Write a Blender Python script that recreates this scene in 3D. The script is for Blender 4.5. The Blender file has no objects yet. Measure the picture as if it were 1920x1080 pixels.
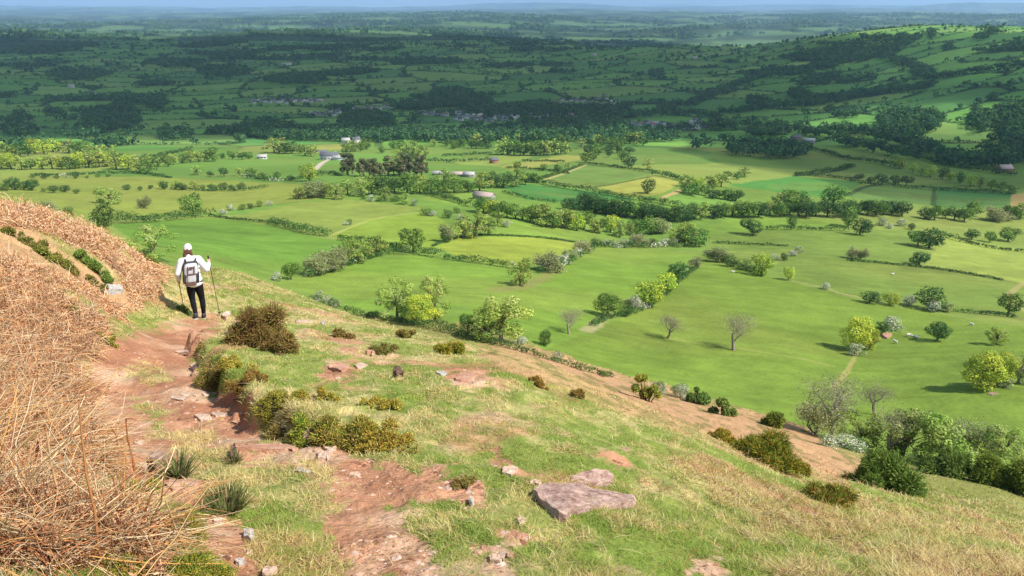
import bpy, bmesh, math, random
import numpy as np
from mathutils import Vector, Matrix

SC = bpy.context.scene
COL = SC.collection
rng = np.random.default_rng(11)
random.seed(5)
F = 1387.0
PITCH = math.radians(21.3)
SP, CP = math.sin(PITCH), math.cos(PITCH)
KLIT = 1.55          # how much brighter a sunlit surface shows than its base colour


# ------------------------------------------------------------------ helpers
def lin(c):
    c = np.asarray(c, float) / 255.0
    return np.where(c <= 0.04045, c / 12.92, ((c + 0.055) / 1.055) ** 2.4)


def alb(*c):
    """base colour of a surface that shows as the sRGB colour c in full sun"""
    return lin(c) / KLIT


def link(o, parent=None):
    COL.objects.link(o)
    if parent is not None:
        o.parent = parent
    return o


def tag(o, label=None, cat=None, group=None, kind=None):
    if label: o['label'] = label
    if cat: o['category'] = cat
    if group: o['group'] = group
    if kind: o['kind'] = kind
    return o


def mesh_np(name, V, Fc, cols=None, mats=(), midx=None, smooth=False):
    me = bpy.data.meshes.new(name)
    V = np.asarray(V, np.float32)
    Fc = np.asarray(Fc, np.int32)
    k = Fc.shape[1]
    me.vertices.add(len(V)); me.vertices.foreach_set('co', V.ravel())
    me.loops.add(Fc.size); me.loops.foreach_set('vertex_index', Fc.ravel())
    me.polygons.add(len(Fc))
    me.polygons.foreach_set('loop_start', np.arange(0, Fc.size, k, dtype=np.int32))
    if midx is not None:
        me.polygons.foreach_set('material_index', np.asarray(midx, np.int32))
    for m in mats: me.materials.append(m)
    me.update(calc_edges=True)
    if smooth:
        me.polygons.foreach_set('use_smooth', np.ones(len(Fc), bool))
    if cols is not None:
        a = me.color_attributes.new('Col', 'FLOAT_COLOR', 'POINT')
        c4 = np.ones((len(V), 4), np.float32); c4[:, :3] = cols
        a.data.foreach_set('color', c4.ravel())
    return me


def obj_np(name, *a, parent=None, **k):
    return link(bpy.data.objects.new(name, mesh_np(name, *a, **k)), parent)


def empty(name, loc=(0, 0, 0), rz=0.0):
    o = bpy.data.objects.new(name, None)
    o.empty_display_size = 0.3
    o.location = loc; o.rotation_euler = (0, 0, rz)
    return link(o)


_N = rng.random((256, 256))


def vnoise(x, y, seed=0):
    x = np.asarray(x, float) + seed * 17.31; y = np.asarray(y, float) + seed * 9.77
    xi = np.floor(x).astype(np.int64); yi = np.floor(y).astype(np.int64)
    fx = x - xi; fy = y - yi
    fx = fx * fx * (3 - 2 * fx); fy = fy * fy * (3 - 2 * fy)
    a = _N[xi & 255, yi & 255]; b = _N[(xi + 1) & 255, yi & 255]
    c = _N[xi & 255, (yi + 1) & 255]; d = _N[(xi + 1) & 255, (yi + 1) & 255]
    return (a * (1 - fx) + b * fx) * (1 - fy) + (c * (1 - fx) + d * fx) * fy


def fbm(x, y, o=4, seed=0):
    s = 0; a = 0.5; t = 0
    for i in range(o):
        s = s + a * vnoise(x * 2 ** i, y * 2 ** i, seed + i * 3); t += a; a *= 0.5
    return s / t


def sstep(a, b, x):
    t = np.clip((x - a) / (b - a), 0, 1)
    return t * t * (3 - 2 * t)


# ------------------------------------------------------------------ camera maths (the photograph's view, camera at the origin)
def ray(px, py):
    px = np.asarray(px, float); py = np.asarray(py, float)
    u = (px - 960) / F; v = (540 - py) / F
    return np.stack([u, CP + v * SP, -SP + v * CP], -1)


def proj(x, y, z):
    d = y * CP - z * SP
    d = np.where(d > 0.01, d, 0.01)
    return 960 + F * x / d, 540 - F * (y * SP + z * CP) / d, d


# ------------------------------------------------------------------ the lie of the land: measured points (pixel, pixel, distance)
PTS = [
 (960,1080,3.44),(500,1080,3.2),(200,1080,2.8),(0,1080,2.6),(1400,1080,3.9),(1920,1080,5.2),
 (0,900,3.8),(200,930,4.0),(480,830,5.8),(700,900,4.9),(960,900,5.0),(1200,900,5.6),(1500,950,6.8),(1920,1040,6.5),
 (0,720,6),(190,720,8.2),(330,720,8.4),(640,790,6.6),(330,640,12.2),(375,598,15.8),(450,640,12.0),
 (800,750,7.6),(960,750,7.6),(960,700,10),(800,690,10.0),(640,690,9.8),(640,630,13.5),
 (960,670,13.5),(1200,800,8.5),(1200,765,11),(1350,840,9.5),(1450,880,10.5),(1600,940,10.5),(1760,990,10.5),
 (0,550,9),(150,550,11),(240,600,13.6),(0,450,11.5),(0,392,14),(130,408,16.5),(200,470,15),(250,475,19),(320,512,23),
 (390,500,25),(460,516,25),(530,545,24),(640,585,23),(760,622,22),(870,648,20),(960,660,18.5),
 (1060,700,16),(1150,742,14.5),(1300,802,12.5),(1450,855,13.5),(1560,890,15),(1700,935,17),(1920,1000,15),
 (1690,915,27),(1800,930,28),(1920,950,30),
 (1200,748,48),(1300,778,42),(1400,797,42),(1480,822,38),(1000,680,50),(1100,715,50),(1570,860,36),
 (870,622,130),(1000,662,118),(1130,702,112),(1300,745,105),(1480,797,95),(1700,858,85),(1920,905,78),
 # hidden ground behind the brow
 (0,450,40),(200,540,45),(390,575,48),(530,612,48),(640,640,48),(760,668,44),(860,690,36),
 (100,455,150),(390,515,160),(530,550,160),(640,582,155),(760,603,142),
 (1300,815,22),(1300,800,30),(1150,757,26),(1150,748,34),(1430,866,22),(1430,838,30),(1000,690,32),(1560,905,24),(1230,785,20),
 # fields
 (0,400,240),(230,425,260),(395,470,215),(530,520,195),(640,500,220),(780,590,148),(700,480,240),
 (960,600,150),(1140,593,175),(1275,515,240),(960,500,235),(1200,660,145),(1252,632,165),(1377,655,158),
 (1600,655,172),(1835,725,128),(1757,637,182),(1890,587,215),(1550,545,232),(1430,515,255),
 (1500,720,130),(1750,790,108),(1920,740,122),
 (775,468,258),(960,440,300),(1410,437,372),(363,403,335),(200,380,370),(1650,440,370),(1800,500,300),
 (600,370,400),(905,375,400),(1200,425,385),(100,340,480),(700,365,420),(960,350,470),(1240,370,450),(1560,380,470),(1800,390,480),(1900,460,370),
 (300,320,560),(640,320,580),(1000,320,590),(1300,330,590),(1600,345,570),(1880,350,560),
 (100,290,760),(480,290,760),(960,290,790),(1300,285,820),(1600,300,760),(1880,310,700),
 (0,262,980),(480,260,1000),(960,255,1060),(1280,255,1050),(1600,265,960),(1880,275,850),
 (0,220,1450),(480,220,1480),(960,220,1450),(1280,220,1350),(1500,215,1350),
 (0,160,2200),(480,160,2250),(960,160,2150),(1280,165,1950),
 (0,100,3400),(480,100,3400),(960,110,3100),(1280,115,2700),
 (0,61,4600),(480,58,4600),(760,64,4500),(960,72,4200),(1280,85,3700),
 (0,72,5600),(480,72,5600),(960,82,5400),(1280,95,5000),
 (0,44,8500),(480,42,8500),(960,43,8500),(1400,44,8500),(1700,38,9000),(1920,40,9000),
 (0,28,16000),(480,28,16000),(960,25,16000),(1400,25,17000),(1900,25,17000),
 (0,19,34000),(480,18,34000),(960,15,34000),(1400,13,36000),(1900,12,36000),
 (0,24,60000),(960,22,60000),(1900,20,60000),
 # the hill across the valley
 (1920,50,2300),(1740,46,2600),(1600,60,2750),(1500,74,2950),(1400,90,3250),
 (1920,85,3300),(1740,84,3600),(1600,88,3800),
 (1920,120,1500),(1920,200,1080),(1700,150,1700),(1700,220,1150),(1600,120,2200),(1500,150,2000),(1400,160,2000),
]
ctrl = []
for a, b, t in PTS:
    d = ray(a, b) * t
    ctrl.append(tuple(d))
for az, hs in ((1.15, ((4, -3.4), (20, -15), (80, -58), (300, -110), (1500, -150), (5000, -180), (30000, -260))),
               (-1.15, ((4, -0.7), (12, 0.4), (35, -5), (130, -55), (300, -90), (1500, -190), (5000, -200), (30000, -260)))):
    for R, z in hs:
        ctrl.append((math.sin(az) * R, math.cos(az) * R, z))
ctrl = np.array(ctrl)
KA = 3.0


def feat(x, y):
    R = np.hypot(x, y)
    return np.arctan2(x, y) * KA, np.log(np.maximum(R, 0.3)), R


def _qof(x, y, z):
    R = np.hypot(x, y)
    return (z + 1.6 * np.exp(-R / 14.0)) / R


ca, cl, cR = feat(ctrl[:, 0], ctrl[:, 1])
n = len(ctrl)


def tk(d2):
    return np.where(d2 > 1e-12, 0.5 * d2 * np.log(np.maximum(d2, 1e-12)), 0)


A = tk((ca[:, None] - ca[None]) ** 2 + (cl[:, None] - cl[None]) ** 2)
A += np.eye(n) * 0.002
Pm = np.stack([np.ones(n), ca, cl], 1)
M = np.block([[A, Pm], [Pm.T, np.zeros((3, 3))]])
W = np.linalg.solve(M, np.concatenate([_qof(*ctrl.T), np.zeros(3)]))
TA = np.linspace(-1.55, 1.55, 320) * KA
TL = np.linspace(math.log(0.3), math.log(70000), 460)
ga, gl = np.meshgrid(TA, TL, indexing='ij')
TQ = (W[n] + W[n + 1] * ga + W[n + 2] * gl)
for i in range(n):
    TQ = TQ + W[i] * tk((ga - ca[i]) ** 2 + (gl - cl[i]) ** 2)


def qtab(a, l):
    fa = np.clip((a - TA[0]) / (TA[1] - TA[0]), 0, len(TA) - 1.001)
    fl = np.clip((l - TL[0]) / (TL[1] - TL[0]), 0, len(TL) - 1.001)
    i = fa.astype(int); j = fl.astype(int); fa = fa - i; fl = fl - j
    return (TQ[i, j] * (1 - fa) + TQ[i + 1, j] * fa) * (1 - fl) + (TQ[i, j + 1] * (1 - fa) + TQ[i + 1, j + 1] * fa) * fl


def base_h(x, y):
    a, l, R = feat(x, y)
    z = qtab(a, l) * R - 1.6 * np.exp(-R / 14.0)
    # rolling country
    z = z + (fbm(x / 420, y / 420, 3, 2) - 0.5) * np.clip(0.012 * (R - 150), 0, 14)
    z = z + sstep(1500, 4200, R) * (fbm(x / 1500, y / 1100, 4, 5) - 0.5) * 90
    z = z + sstep(5500, 9000, R) * (fbm(x / 3800, y / 2600, 4, 8) - 0.5) * 170
    z = z + sstep(14000, 30000, R) * np.maximum(fbm(x / 9000, y / 9000, 4, 12) - 0.52, 0) * 900
    return z


def unproj(px, py, tmin=1.5, tmax=60000, hf=None):
    hf = hf or height
    d = ray(px, py)
    t = np.exp(np.linspace(math.log(tmin), math.log(tmax), 2600))
    g = d[2] * t - hf(d[0] * t, d[1] * t)
    s = np.where((g[:-1] > 0) & (g[1:] <= 0))[0]
    if len(s) == 0:
        i = int(np.argmin(np.abs(g))); tt = t[i]
    else:
        i = s[0]; tt = t[i] + (t[i + 1] - t[i]) * g[i] / (g[i] - g[i + 1])
    x, y = d[0] * tt, d[1] * tt
    return np.array([x, y, float(hf(np.array([x]), np.array([y]))[0])]), tt


def seg_dist(x, y, poly):
    """distance, signed side (+ = left of travel) and fraction along for an open polyline in world xy"""
    best = np.full(np.shape(x), 1e9); side = np.zeros(np.shape(x)); along = np.zeros(np.shape(x))
    L = 0.0
    for (x0, y0), (x1, y1) in zip(poly[:-1], poly[1:]):
        dx, dy = x1 - x0, y1 - y0
        l2 = dx * dx + dy * dy
        t = np.clip(((x - x0) * dx + (y - y0) * dy) / l2, 0, 1)
        ex = x - x0 - t * dx; ey = y - y0 - t * dy
        dd = np.hypot(ex, ey); m = dd < best
        best = np.where(m, dd, best)
        side = np.where(m, np.sign(dx * ey - dy * ex), side)
        along = np.where(m, L + t * math.sqrt(l2), along)
        L += math.sqrt(l2)
    return best, side, along, L


LEDGE_PX = [(372,628),(366,660),(384,700),(408,732),(448,768),(492,808),(545,832),(640,840),(715,852),(785,866),(855,888),(915,925)]
LEDGE = [tuple(unproj(a, b, tmax=30, hf=base_h)[0][:2]) for a, b in LEDGE_PX]


def height(x, y):
    x = np.asarray(x, float); y = np.asarray(y, float)
    z = base_h(x, y)
    R = np.hypot(x, y)
    near = R < 45
    if np.any(near):
        xn, yn = x[near], y[near]
        d, s, al, L = seg_dist(xn, yn, LEDGE)
        wob = (vnoise(xn * 3.1, yn * 3.1, 4) - 0.5) * 0.3 + (vnoise(xn * 9, yn * 9, 5) - 0.5) * 0.12
        sd = s * d + wob
        w = sstep(0, 0.7, al) * (1 - sstep(L - 2.2, L - 0.7, al))
        up = (0.22 + 0.12 * np.exp(-((al / L - .5) / .22) ** 2)) * sstep(-0.08, 0.20, sd) * np.exp(-np.maximum(sd, 0) / 2.2) * w
        dn = 0.08 * np.exp(-np.maximum(-sd, 0) / 0.5) * sstep(0.12, -0.05, sd) * w
        rough = (fbm(xn * 1.1, yn * 1.1, 4, 20) - 0.5) * 0.20 + (fbm(xn * 4.5, yn * 4.5, 3, 24) - 0.5) * 0.085
        f = sstep(45, 30, R[near])
        z = z.copy()
        z[near] += f * (up - dn + rough)
    mid = (R >= 20) & (R < 260)
    if np.any(mid):
        z[mid] += (fbm(x[mid] / 6, y[mid] / 6, 3, 30) - 0.5) * 0.7 * sstep(20, 40, R[mid]) * sstep(260, 120, R[mid])
    return z


def at(px, py, tmin=1.5, tmax=60000):
    return unproj(px, py, tmin, tmax)


def poly_sd(px, py, poly):
    """signed distance in pixels, + inside"""
    poly = np.asarray(poly, float)
    best = np.full(np.shape(px), 1e9); ins = np.zeros(np.shape(px), bool)
    m = len(poly)
    for i in range(m):
        x0, y0 = poly[i]; x1, y1 = poly[(i + 1) % m]
        dx, dy = x1 - x0, y1 - y0
        t = np.clip(((px - x0) * dx + (py - y0) * dy) / (dx * dx + dy * dy + 1e-9), 0, 1)
        best = np.minimum(best, np.hypot(px - x0 - t * dx, py - y0 - t * dy))
        if y0 != y1:
            c = ((y0 > py) != (y1 > py)) & (px < (x1 - x0) * (py - y0) / (y1 - y0) + x0)
            ins ^= c
    return np.where(ins, best, -best)

HAZE = 5e-5
EXPO = 0.68

# ------------------------------------------------------------------ ground sheet: a polar grid, fine near the viewer
AZ = np.concatenate([np.linspace(-1.5, -0.68, 50)[:-1], np.linspace(-0.68, 0.68, 1000), np.linspace(0.68, 1.5, 50)[1:]])


def lsp(a, b, k): return np.exp(np.linspace(math.log(a), math.log(b), k, endpoint=False))


RR = np.concatenate([lsp(0.35, 2.3, 30), lsp(2.3, 30, 470), lsp(30, 130, 130), lsp(130, 900, 260), lsp(900, 5000, 230), lsp(5000, 60000, 110), [60000]])
NA, NR = len(AZ), len(RR)
gaz, gr = np.meshgrid(AZ, RR, indexing='ij')
GX = np.sin(gaz) * gr; GY = np.cos(gaz) * gr
GZ = height(GX.ravel(), GY.ravel()).reshape(GX.shape)
PX, PY, DEP = proj(GX, GY, GZ)

FOOT = [(-700, 150), (300, 155), (640, 148), (760, 138), (870, 129), (1000, 117), (1130, 111), (1300, 104), (1480, 94), (1700, 84), (1920, 77), (2600, 70)]
faz = np.array([math.atan2((p - 960) / F, 0.92) for p, _ in FOOT]); fR = np.array([r for _, r in FOOT])
RFOOT = np.interp(gaz, faz, fR) * 0.985 + (vnoise(gaz * 40, gaz * 0, 3) - 0.5) * 4
RFOOT = RFOOT * 1.0
inview = (np.abs(gaz) < 0.75)

DIRT = [[(352,606),(372,598),(398,600),(400,614),(384,628),(372,650),(366,672),(384,705),(408,735),(448,772),(492,812),(545,836),(640,843),(715,856),(785,870),(850,890),(900,918),
         (880,945),(810,950),(755,965),(765,1000),(800,1040),(812,1085),(640,1085),(618,1000),(610,930),(560,890),(450,872),(400,870),(330,905),(290,935),(225,900),(200,850),(180,800),(160,740),(160,690),(210,640),(262,622),(310,618)],
        [(380,965),(440,960),(520,985),(560,1085),(430,1085),(395,1020)],
        [(290,925),(330,900),(380,905),(360,940)], [(1290,1040),(1340,1040),(1370,1075),(1320,1090),(1280,1085)],
        [(930,872),(960,868),(985,890),(950,895)], [(1140,850),(1175,850),(1190,875),(1150,880)], [(900,1015),(960,1005),(970,1085),(880,1085)],
        [(625,685),(660,680),(650,700),(618,700)], [(850,702),(905,700),(905,716),(855,714)], [(630,640),(672,648),(668,655),(640,655)]]
GRASSY = [[(240,692),(296,694),(310,706),(280,716),(236,712)], [(258,752),(300,770),(320,796),(298,806),(262,772)], [(340,836),(400,828),(434,852),(420,884),(352,876)],
          [(440,888),(520,876),(590,888),(605,930),(590,985),(610,1085),(560,1085),(470,985),(390,950)]]
BRACK = [(-200,380),(0,383),(60,393),(130,404),(200,428),(250,463),(300,493),(322,520),(300,548),(255,585),(205,622),(160,680),(158,740),(178,800),(190,850),(198,905),(232,950),(284,1000),(330,1090),(-200,1090)]
STRIP = [(905,655),(1010,662),(1130,702),(1262,738),(1330,765),(1400,778),(1500,800),(1560,850),(1640,890),(1560,900),(1480,850),(1380,822),(1290,802),(1170,770),(1040,715),(930,680)]
px, py = PX, PY
nearv = inview & (gr < RFOOT)
sel = nearv & (px > -300) & (px < 2220) & (py > 330) & (py < 1500)
sx, sy, wx, wy, wr = px[sel], py[sel], GX[sel], GY[sel], gr[sel]
nz = (fbm(wx * 2.2, wy * 2.2, 4, 40) - 0.5)
nf = (fbm(wx * 7, wy * 7, 3, 41) - 0.5)
wid = 14 + 0 * wr
nh = (fbm(wx * 19, wy * 19, 2, 42) - 0.5)
edge = (nz * 62 + nf * 48 + nh * 30) * np.clip(8 / wr, 0.35, 1.6)
dirt = np.zeros_like(sx)
for p in DIRT:
    dirt = np.maximum(dirt, sstep(-13, 13, poly_sd(sx, sy, p) + edge + 6))
for p in GRASSY:
    dirt = np.minimum(dirt, 1 - 0.8 * sstep(-12, 12, poly_sd(sx, sy, p) + edge * 1.2))
brk = sstep(-14, 16, poly_sd(sx, sy, BRACK) + edge)
brk *= 1 - 0.75 * sstep(0.55, 0.7, fbm(wx * 0.9, wy * 0.9, 3, 43)) * sstep(250, 120, np.abs(sx - 260))
strip = sstep(-10, 10, poly_sd(sx, sy, STRIP) + nz * 30 + 10) * np.where(wr > 20, 1, .75 * (wr > 8))
# dry grass share over the turf
st = np.clip(0.34 + 1.9 * (fbm(wx * 0.75, wy * 0.75, 4, 44) - 0.5) + 1.3 * nz + 1.2 * nf + .5 * nh, 0, 1)
st += 0.17 * sstep(1150, 1700, sx) * sstep(600, 900, sy) + 0.12 * sstep(1000, 640, sx) * sstep(720, 660, sy)
st -= 0.42 * np.exp(-(((sx - 950) / 260) ** 2 + ((sy - 800) / 80) ** 2)) + 0.4 * np.exp(-(((sx - 560) / 120) ** 2 + ((sy - 950) / 90) ** 2))
st -= 0.35 * np.exp(-(((sx - 420) / 90) ** 2 + ((sy - 540) / 50) ** 2))
st -= 0.4 * np.exp(-(((sx - 1790) / 190) ** 2 + ((sy - 925) / 45) ** 2))
st = np.clip(st, 0, 1)
green = alb(142, 160, 70)[None] * (1 - 0.0) + 0
g2 = alb(166, 172, 88)[None]
straw = alb(218, 196, 136)[None]
tcol = green * (1 - st[:, None]) + straw * st[:, None]
mixg = sstep(0.4, 0.65, fbm(wx * 1.6, wy * 1.6, 3, 46))[:, None] * (1 - st[:, None])
tcol = tcol * (1 - 0.6 * mixg) + g2 * 0.6 * mixg
tcol *= (0.86 + 0.5 * (nf + 0.22))[:, None]
# thin bare soil showing through
soil = alb(222, 164, 126)[None]
soil2 = alb(194, 132, 98)[None]; soil3 = alb(238, 196, 160)[None]
a = fbm(wx * 1.7, wy * 1.7, 4, 48)[:, None]
dcol = soil * (1 - sstep(0.5, 0.7, a)) + soil3 * sstep(0.5, 0.7, a)
dcol = dcol * (1 - 0.7 * sstep(0.5, 0.3, a)) + soil2 * 0.7 * sstep(0.5, 0.3, a)
dcol *= (0.9 + 0.45 * nf)[:, None]
thin = (sstep(0.58, 0.72, fbm(wx * 1.3, wy * 1.3, 4, 50) + .10 * np.exp(-(((sx - 1080) / 160) ** 2 + ((sy - 730) / 35) ** 2)) + .09 * sstep(1080, 1300, sy + .2 * sx) + .35 * nf * .3) * 0.75 * sstep(60, 20, wr))[:, None]
tcol = tcol * (1 - thin) + dcol * thin
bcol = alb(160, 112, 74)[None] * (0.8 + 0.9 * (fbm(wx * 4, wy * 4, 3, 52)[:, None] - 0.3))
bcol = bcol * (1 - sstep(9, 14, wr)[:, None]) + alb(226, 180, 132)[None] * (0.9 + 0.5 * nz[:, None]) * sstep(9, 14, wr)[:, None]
# wind and sheep lines running across the far slope
lines = fbm(sx / 160 + sy / 14.0, sy / 5.5 - sx / 14.0, 3, 54)
scol = alb(226, 178, 130)[None] * (0.9 + 0.5 * nz[:, None] + .25 * nf[:, None])
scol = scol * (1 - 0.7 * sstep(0.52, 0.66, lines)[:, None]) + alb(128, 126, 66)[None] * 0.7 * sstep(0.52, 0.66, lines)[:, None]
farslope = sstep(18, 30, wr)[:, None]
tcol = tcol * (1 - farslope) + farslope * (alb(150, 150, 78)[None] * (0.85 + 0.6 * nz[:, None] + 0.2) * (1 - 0.35 * st[:, None]) + straw * 0.35 * st[:, None])
c = tcol * (1 - dirt[:, None]) + dcol * dirt[:, None]
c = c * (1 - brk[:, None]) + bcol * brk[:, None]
c = c * (1 - strip[:, None]) + scol * strip[:, None]
HC = np.zeros(GX.shape + (3,)); HC[:] = alb(140, 150, 70)
DIRTG = np.zeros(GX.shape); BRKG = np.zeros(GX.shape); STG = np.zeros(GX.shape); STRG = np.zeros(GX.shape)
HC[sel] = c; DIRTG[sel] = dirt; BRKG[sel] = brk; STG[sel] = st; STRG[sel] = strip

# ------------------------------------------------------------------ fields
FIELDS = [
 ([(0,318),(60,316),(190,318),(172,330),(0,336)], (150,170,78)),
 ([(-100,336),(180,330),(330,334),(560,345),(640,368),(560,378),(500,385),(400,398),(330,400),(200,406),(0,400),(-100,395)], (152,166,74)),
 ([(205,420),(395,408),(510,422),(600,446),(738,462),(640,495),(520,525),(380,510),(280,470)], (108,156,58)),
 ([(430,408),(560,380),(640,372),(700,378),(800,390),(760,402),(690,412),(600,438),(500,414)], (152,170,80)),
 ([(690,412),(800,394),(870,440),(830,462),(770,470),(620,442)], (150,182,66)),
 ([(820,465),(860,445),(1000,443),(1108,458),(1040,485),(960,500),(870,486)], (166,184,70)),
 ([(535,535),(640,500),(770,478),(960,505),(1015,515),(900,570),(700,590)], (128,168,62)),
 ([(1015,515),(1120,462),(1320,475),(1215,570),(1100,620),(1000,660),(830,615),(900,560)], (130,170,62)),
 ([(1320,478),(1430,515),(1550,545),(1620,565),(1780,592),(2100,640),(2100,900),(1700,850),(1300,750),(1130,705),(1010,660),(1110,620),(1220,570)], (120,150,56)),
 ([(1330,440),(1440,432),(1600,432),(1730,432),(1715,500),(1920,532),(2000,600),(1790,590),(1600,560),(1430,515),(1500,468),(1320,470)], (124,152,68)),
 ([(1280,430),(1400,408),(1560,410),(1600,430),(1440,430),(1330,440)], (130,170,66)),
 ([(1735,497),(1772,442),(1890,466),(2000,478),(2000,540),(1910,530)], (164,182,86)),
 ([(944,350),(985,344),(1130,361),(1205,376),(1110,374),(1060,380),(985,374)], (62,132,66)),
 ([(1018,337),(1095,308),(1228,325),(1125,350),(1060,349)], (112,148,74)),
 ([(1122,351),(1222,330),(1278,342),(1245,362),(1190,371)], (190,190,92)),
 ([(1242,374),(1282,356),(1385,378),(1330,388),(1280,385)], (118,166,72)),
 ([(1362,347),(1490,330),(1620,342),(1570,372),(1500,366),(1380,350)], (76,152,68)),
 ([(1586,368),(1635,346),(1757,350),(1750,386),(1640,378)], (100,138,72)),
 ([(1758,350),(1900,363),(1893,394),(1752,387)], (56,122,64)),
 ([(1897,364),(1960,360),(1960,400),(1892,392)], (206,164,118)),
 ([(935,312),(1060,290),(1115,296),(1060,304),(960,320)], (182,184,96)),
 ([(845,300),(960,290),(1010,292),(930,312),(860,308)], (150,176,84)),
 ([(590,290),(640,275),(740,262),(800,270),(730,300),(640,305)], (114,168,74)),
 ([(785,372),(885,350),(900,372),(885,388)], (140,178,74)),
 ([(890,390),(950,400),(1100,440),(1100,450),(930,440)], (132,172,66)),
 ([(590,276),(650,274),(650,280),(590,282)], (190,190,100)),
]
# far fields: a jittered patchwork
CELL = 165.0
_jx = rng.random((256, 256)); _jy = rng.random((256, 256)); _jc = rng.random((256, 256, 3))


def cells(x, y):
    ang = 0.35
    sc = 1.0 + 0.0 * x
    u = (x * math.cos(ang) + y * math.sin(ang)) / (CELL * 1.25)
    v = (-x * math.sin(ang) + y * math.cos(ang)) / CELL
    u = u + (vnoise(x / 300, y / 300, 60) - 0.5) * 1.1; v = v + (vnoise(x / 300, y / 300, 61) - 0.5) * 1.1
    iu = np.floor(u).astype(int); iv = np.floor(v).astype(int)
    d1 = np.full(u.shape, 1e9); d2 = np.full(u.shape, 1e9); ki = np.zeros(u.shape, int); kj = np.zeros(u.shape, int)
    for di in (-1, 0, 1):
        for dj in (-1, 0, 1):
            i = iu + di; j = iv + dj
            cx = i + 0.1 + 0.8 * _jx[i & 255, j & 255]; cy = j + 0.1 + 0.8 * _jy[i & 255, j & 255]
            d = np.maximum(np.abs(u - cx), np.abs(v - cy)) * 0.6 + 0.4 * np.hypot(u - cx, v - cy)
            m = d < d1
            d2 = np.where(m, d1, np.minimum(d2, d))
            ki = np.where(m, i, ki); kj = np.where(m, j, kj)
            d1 = np.where(m, d, d1)
    return _jc[ki & 255, kj & 255], (d2 - d1) * 0.5 * CELL


def woodness(x, y):
    return fbm(x / 330, y / 260, 4, 70) + 0.10 * (fbm(x / 1500, y / 1100, 2, 73) - 0.5)


def smooth_poly(P, k=6):
    P = np.asarray(P, float); out = []
    for i in range(len(P) - 1):
        p0 = P[max(i - 1, 0)]; p1 = P[i]; p2 = P[i + 1]; p3 = P[min(i + 2, len(P) - 1)]
        for t in np.linspace(0, 1, k, endpoint=False):
            out.append(0.5 * ((2 * p1) + (p2 - p0) * t + (2 * p0 - 5 * p1 + 4 * p2 - p3) * t * t + (3 * p1 - p0 - 3 * p2 + p3) * t ** 3))
    out.append(P[-1]); return np.array(out)


fs = ~nearv
fx, fy, fr = GX[fs], GY[fs], gr[fs]
fpx, fpy = PX[fs], PY[fs]
cr, ed = cells(fx, fy)
c0 = np.array([alb(112, 158, 66), alb(128, 166, 70), alb(96, 146, 62), alb(146, 164, 82), alb(88, 138, 64)])
k = np.minimum((cr[:, 0] * 5).astype(int), 4)
fc = c0[k] * (0.85 + 0.35 * cr[:, 1])[:, None]
c1 = np.array([alb(100, 148, 66), alb(110, 156, 72), alb(92, 142, 64), alb(122, 158, 78), alb(86, 134, 66)])  # fields under the cloud: shade put into the colour as duller, less yellow greens
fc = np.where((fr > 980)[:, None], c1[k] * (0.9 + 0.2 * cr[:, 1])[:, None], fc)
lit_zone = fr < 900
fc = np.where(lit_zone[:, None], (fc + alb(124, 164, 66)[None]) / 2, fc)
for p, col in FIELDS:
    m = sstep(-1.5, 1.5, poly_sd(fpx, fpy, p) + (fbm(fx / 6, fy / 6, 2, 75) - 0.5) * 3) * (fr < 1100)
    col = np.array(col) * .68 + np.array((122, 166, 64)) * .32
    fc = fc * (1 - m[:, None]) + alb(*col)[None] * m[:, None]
# hedge banks and woods further off
hed = (1 - sstep(2.5, 6.0, ed)) * sstep(850, 1000, fr) * (1 - sstep(5000, 9000, fr))
fc = fc * (1 - hed[:, None]) + alb(44, 68, 36)[None] * hed[:, None]
wthr = np.where((fpx > 1000) & (fpy < 215), .73, .665)
wd = sstep(wthr - .006, wthr + .012, woodness(fx, fy)) * sstep(1000, 1150, fr)
wd = np.where(fr > 4500, sstep(0.46, 0.52, fbm(fx / 900, fy / 420, 5, 77)) , wd)
fc = fc * (1 - wd[:, None]) + alb(58, 84, 48)[None] * wd[:, None]
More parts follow.
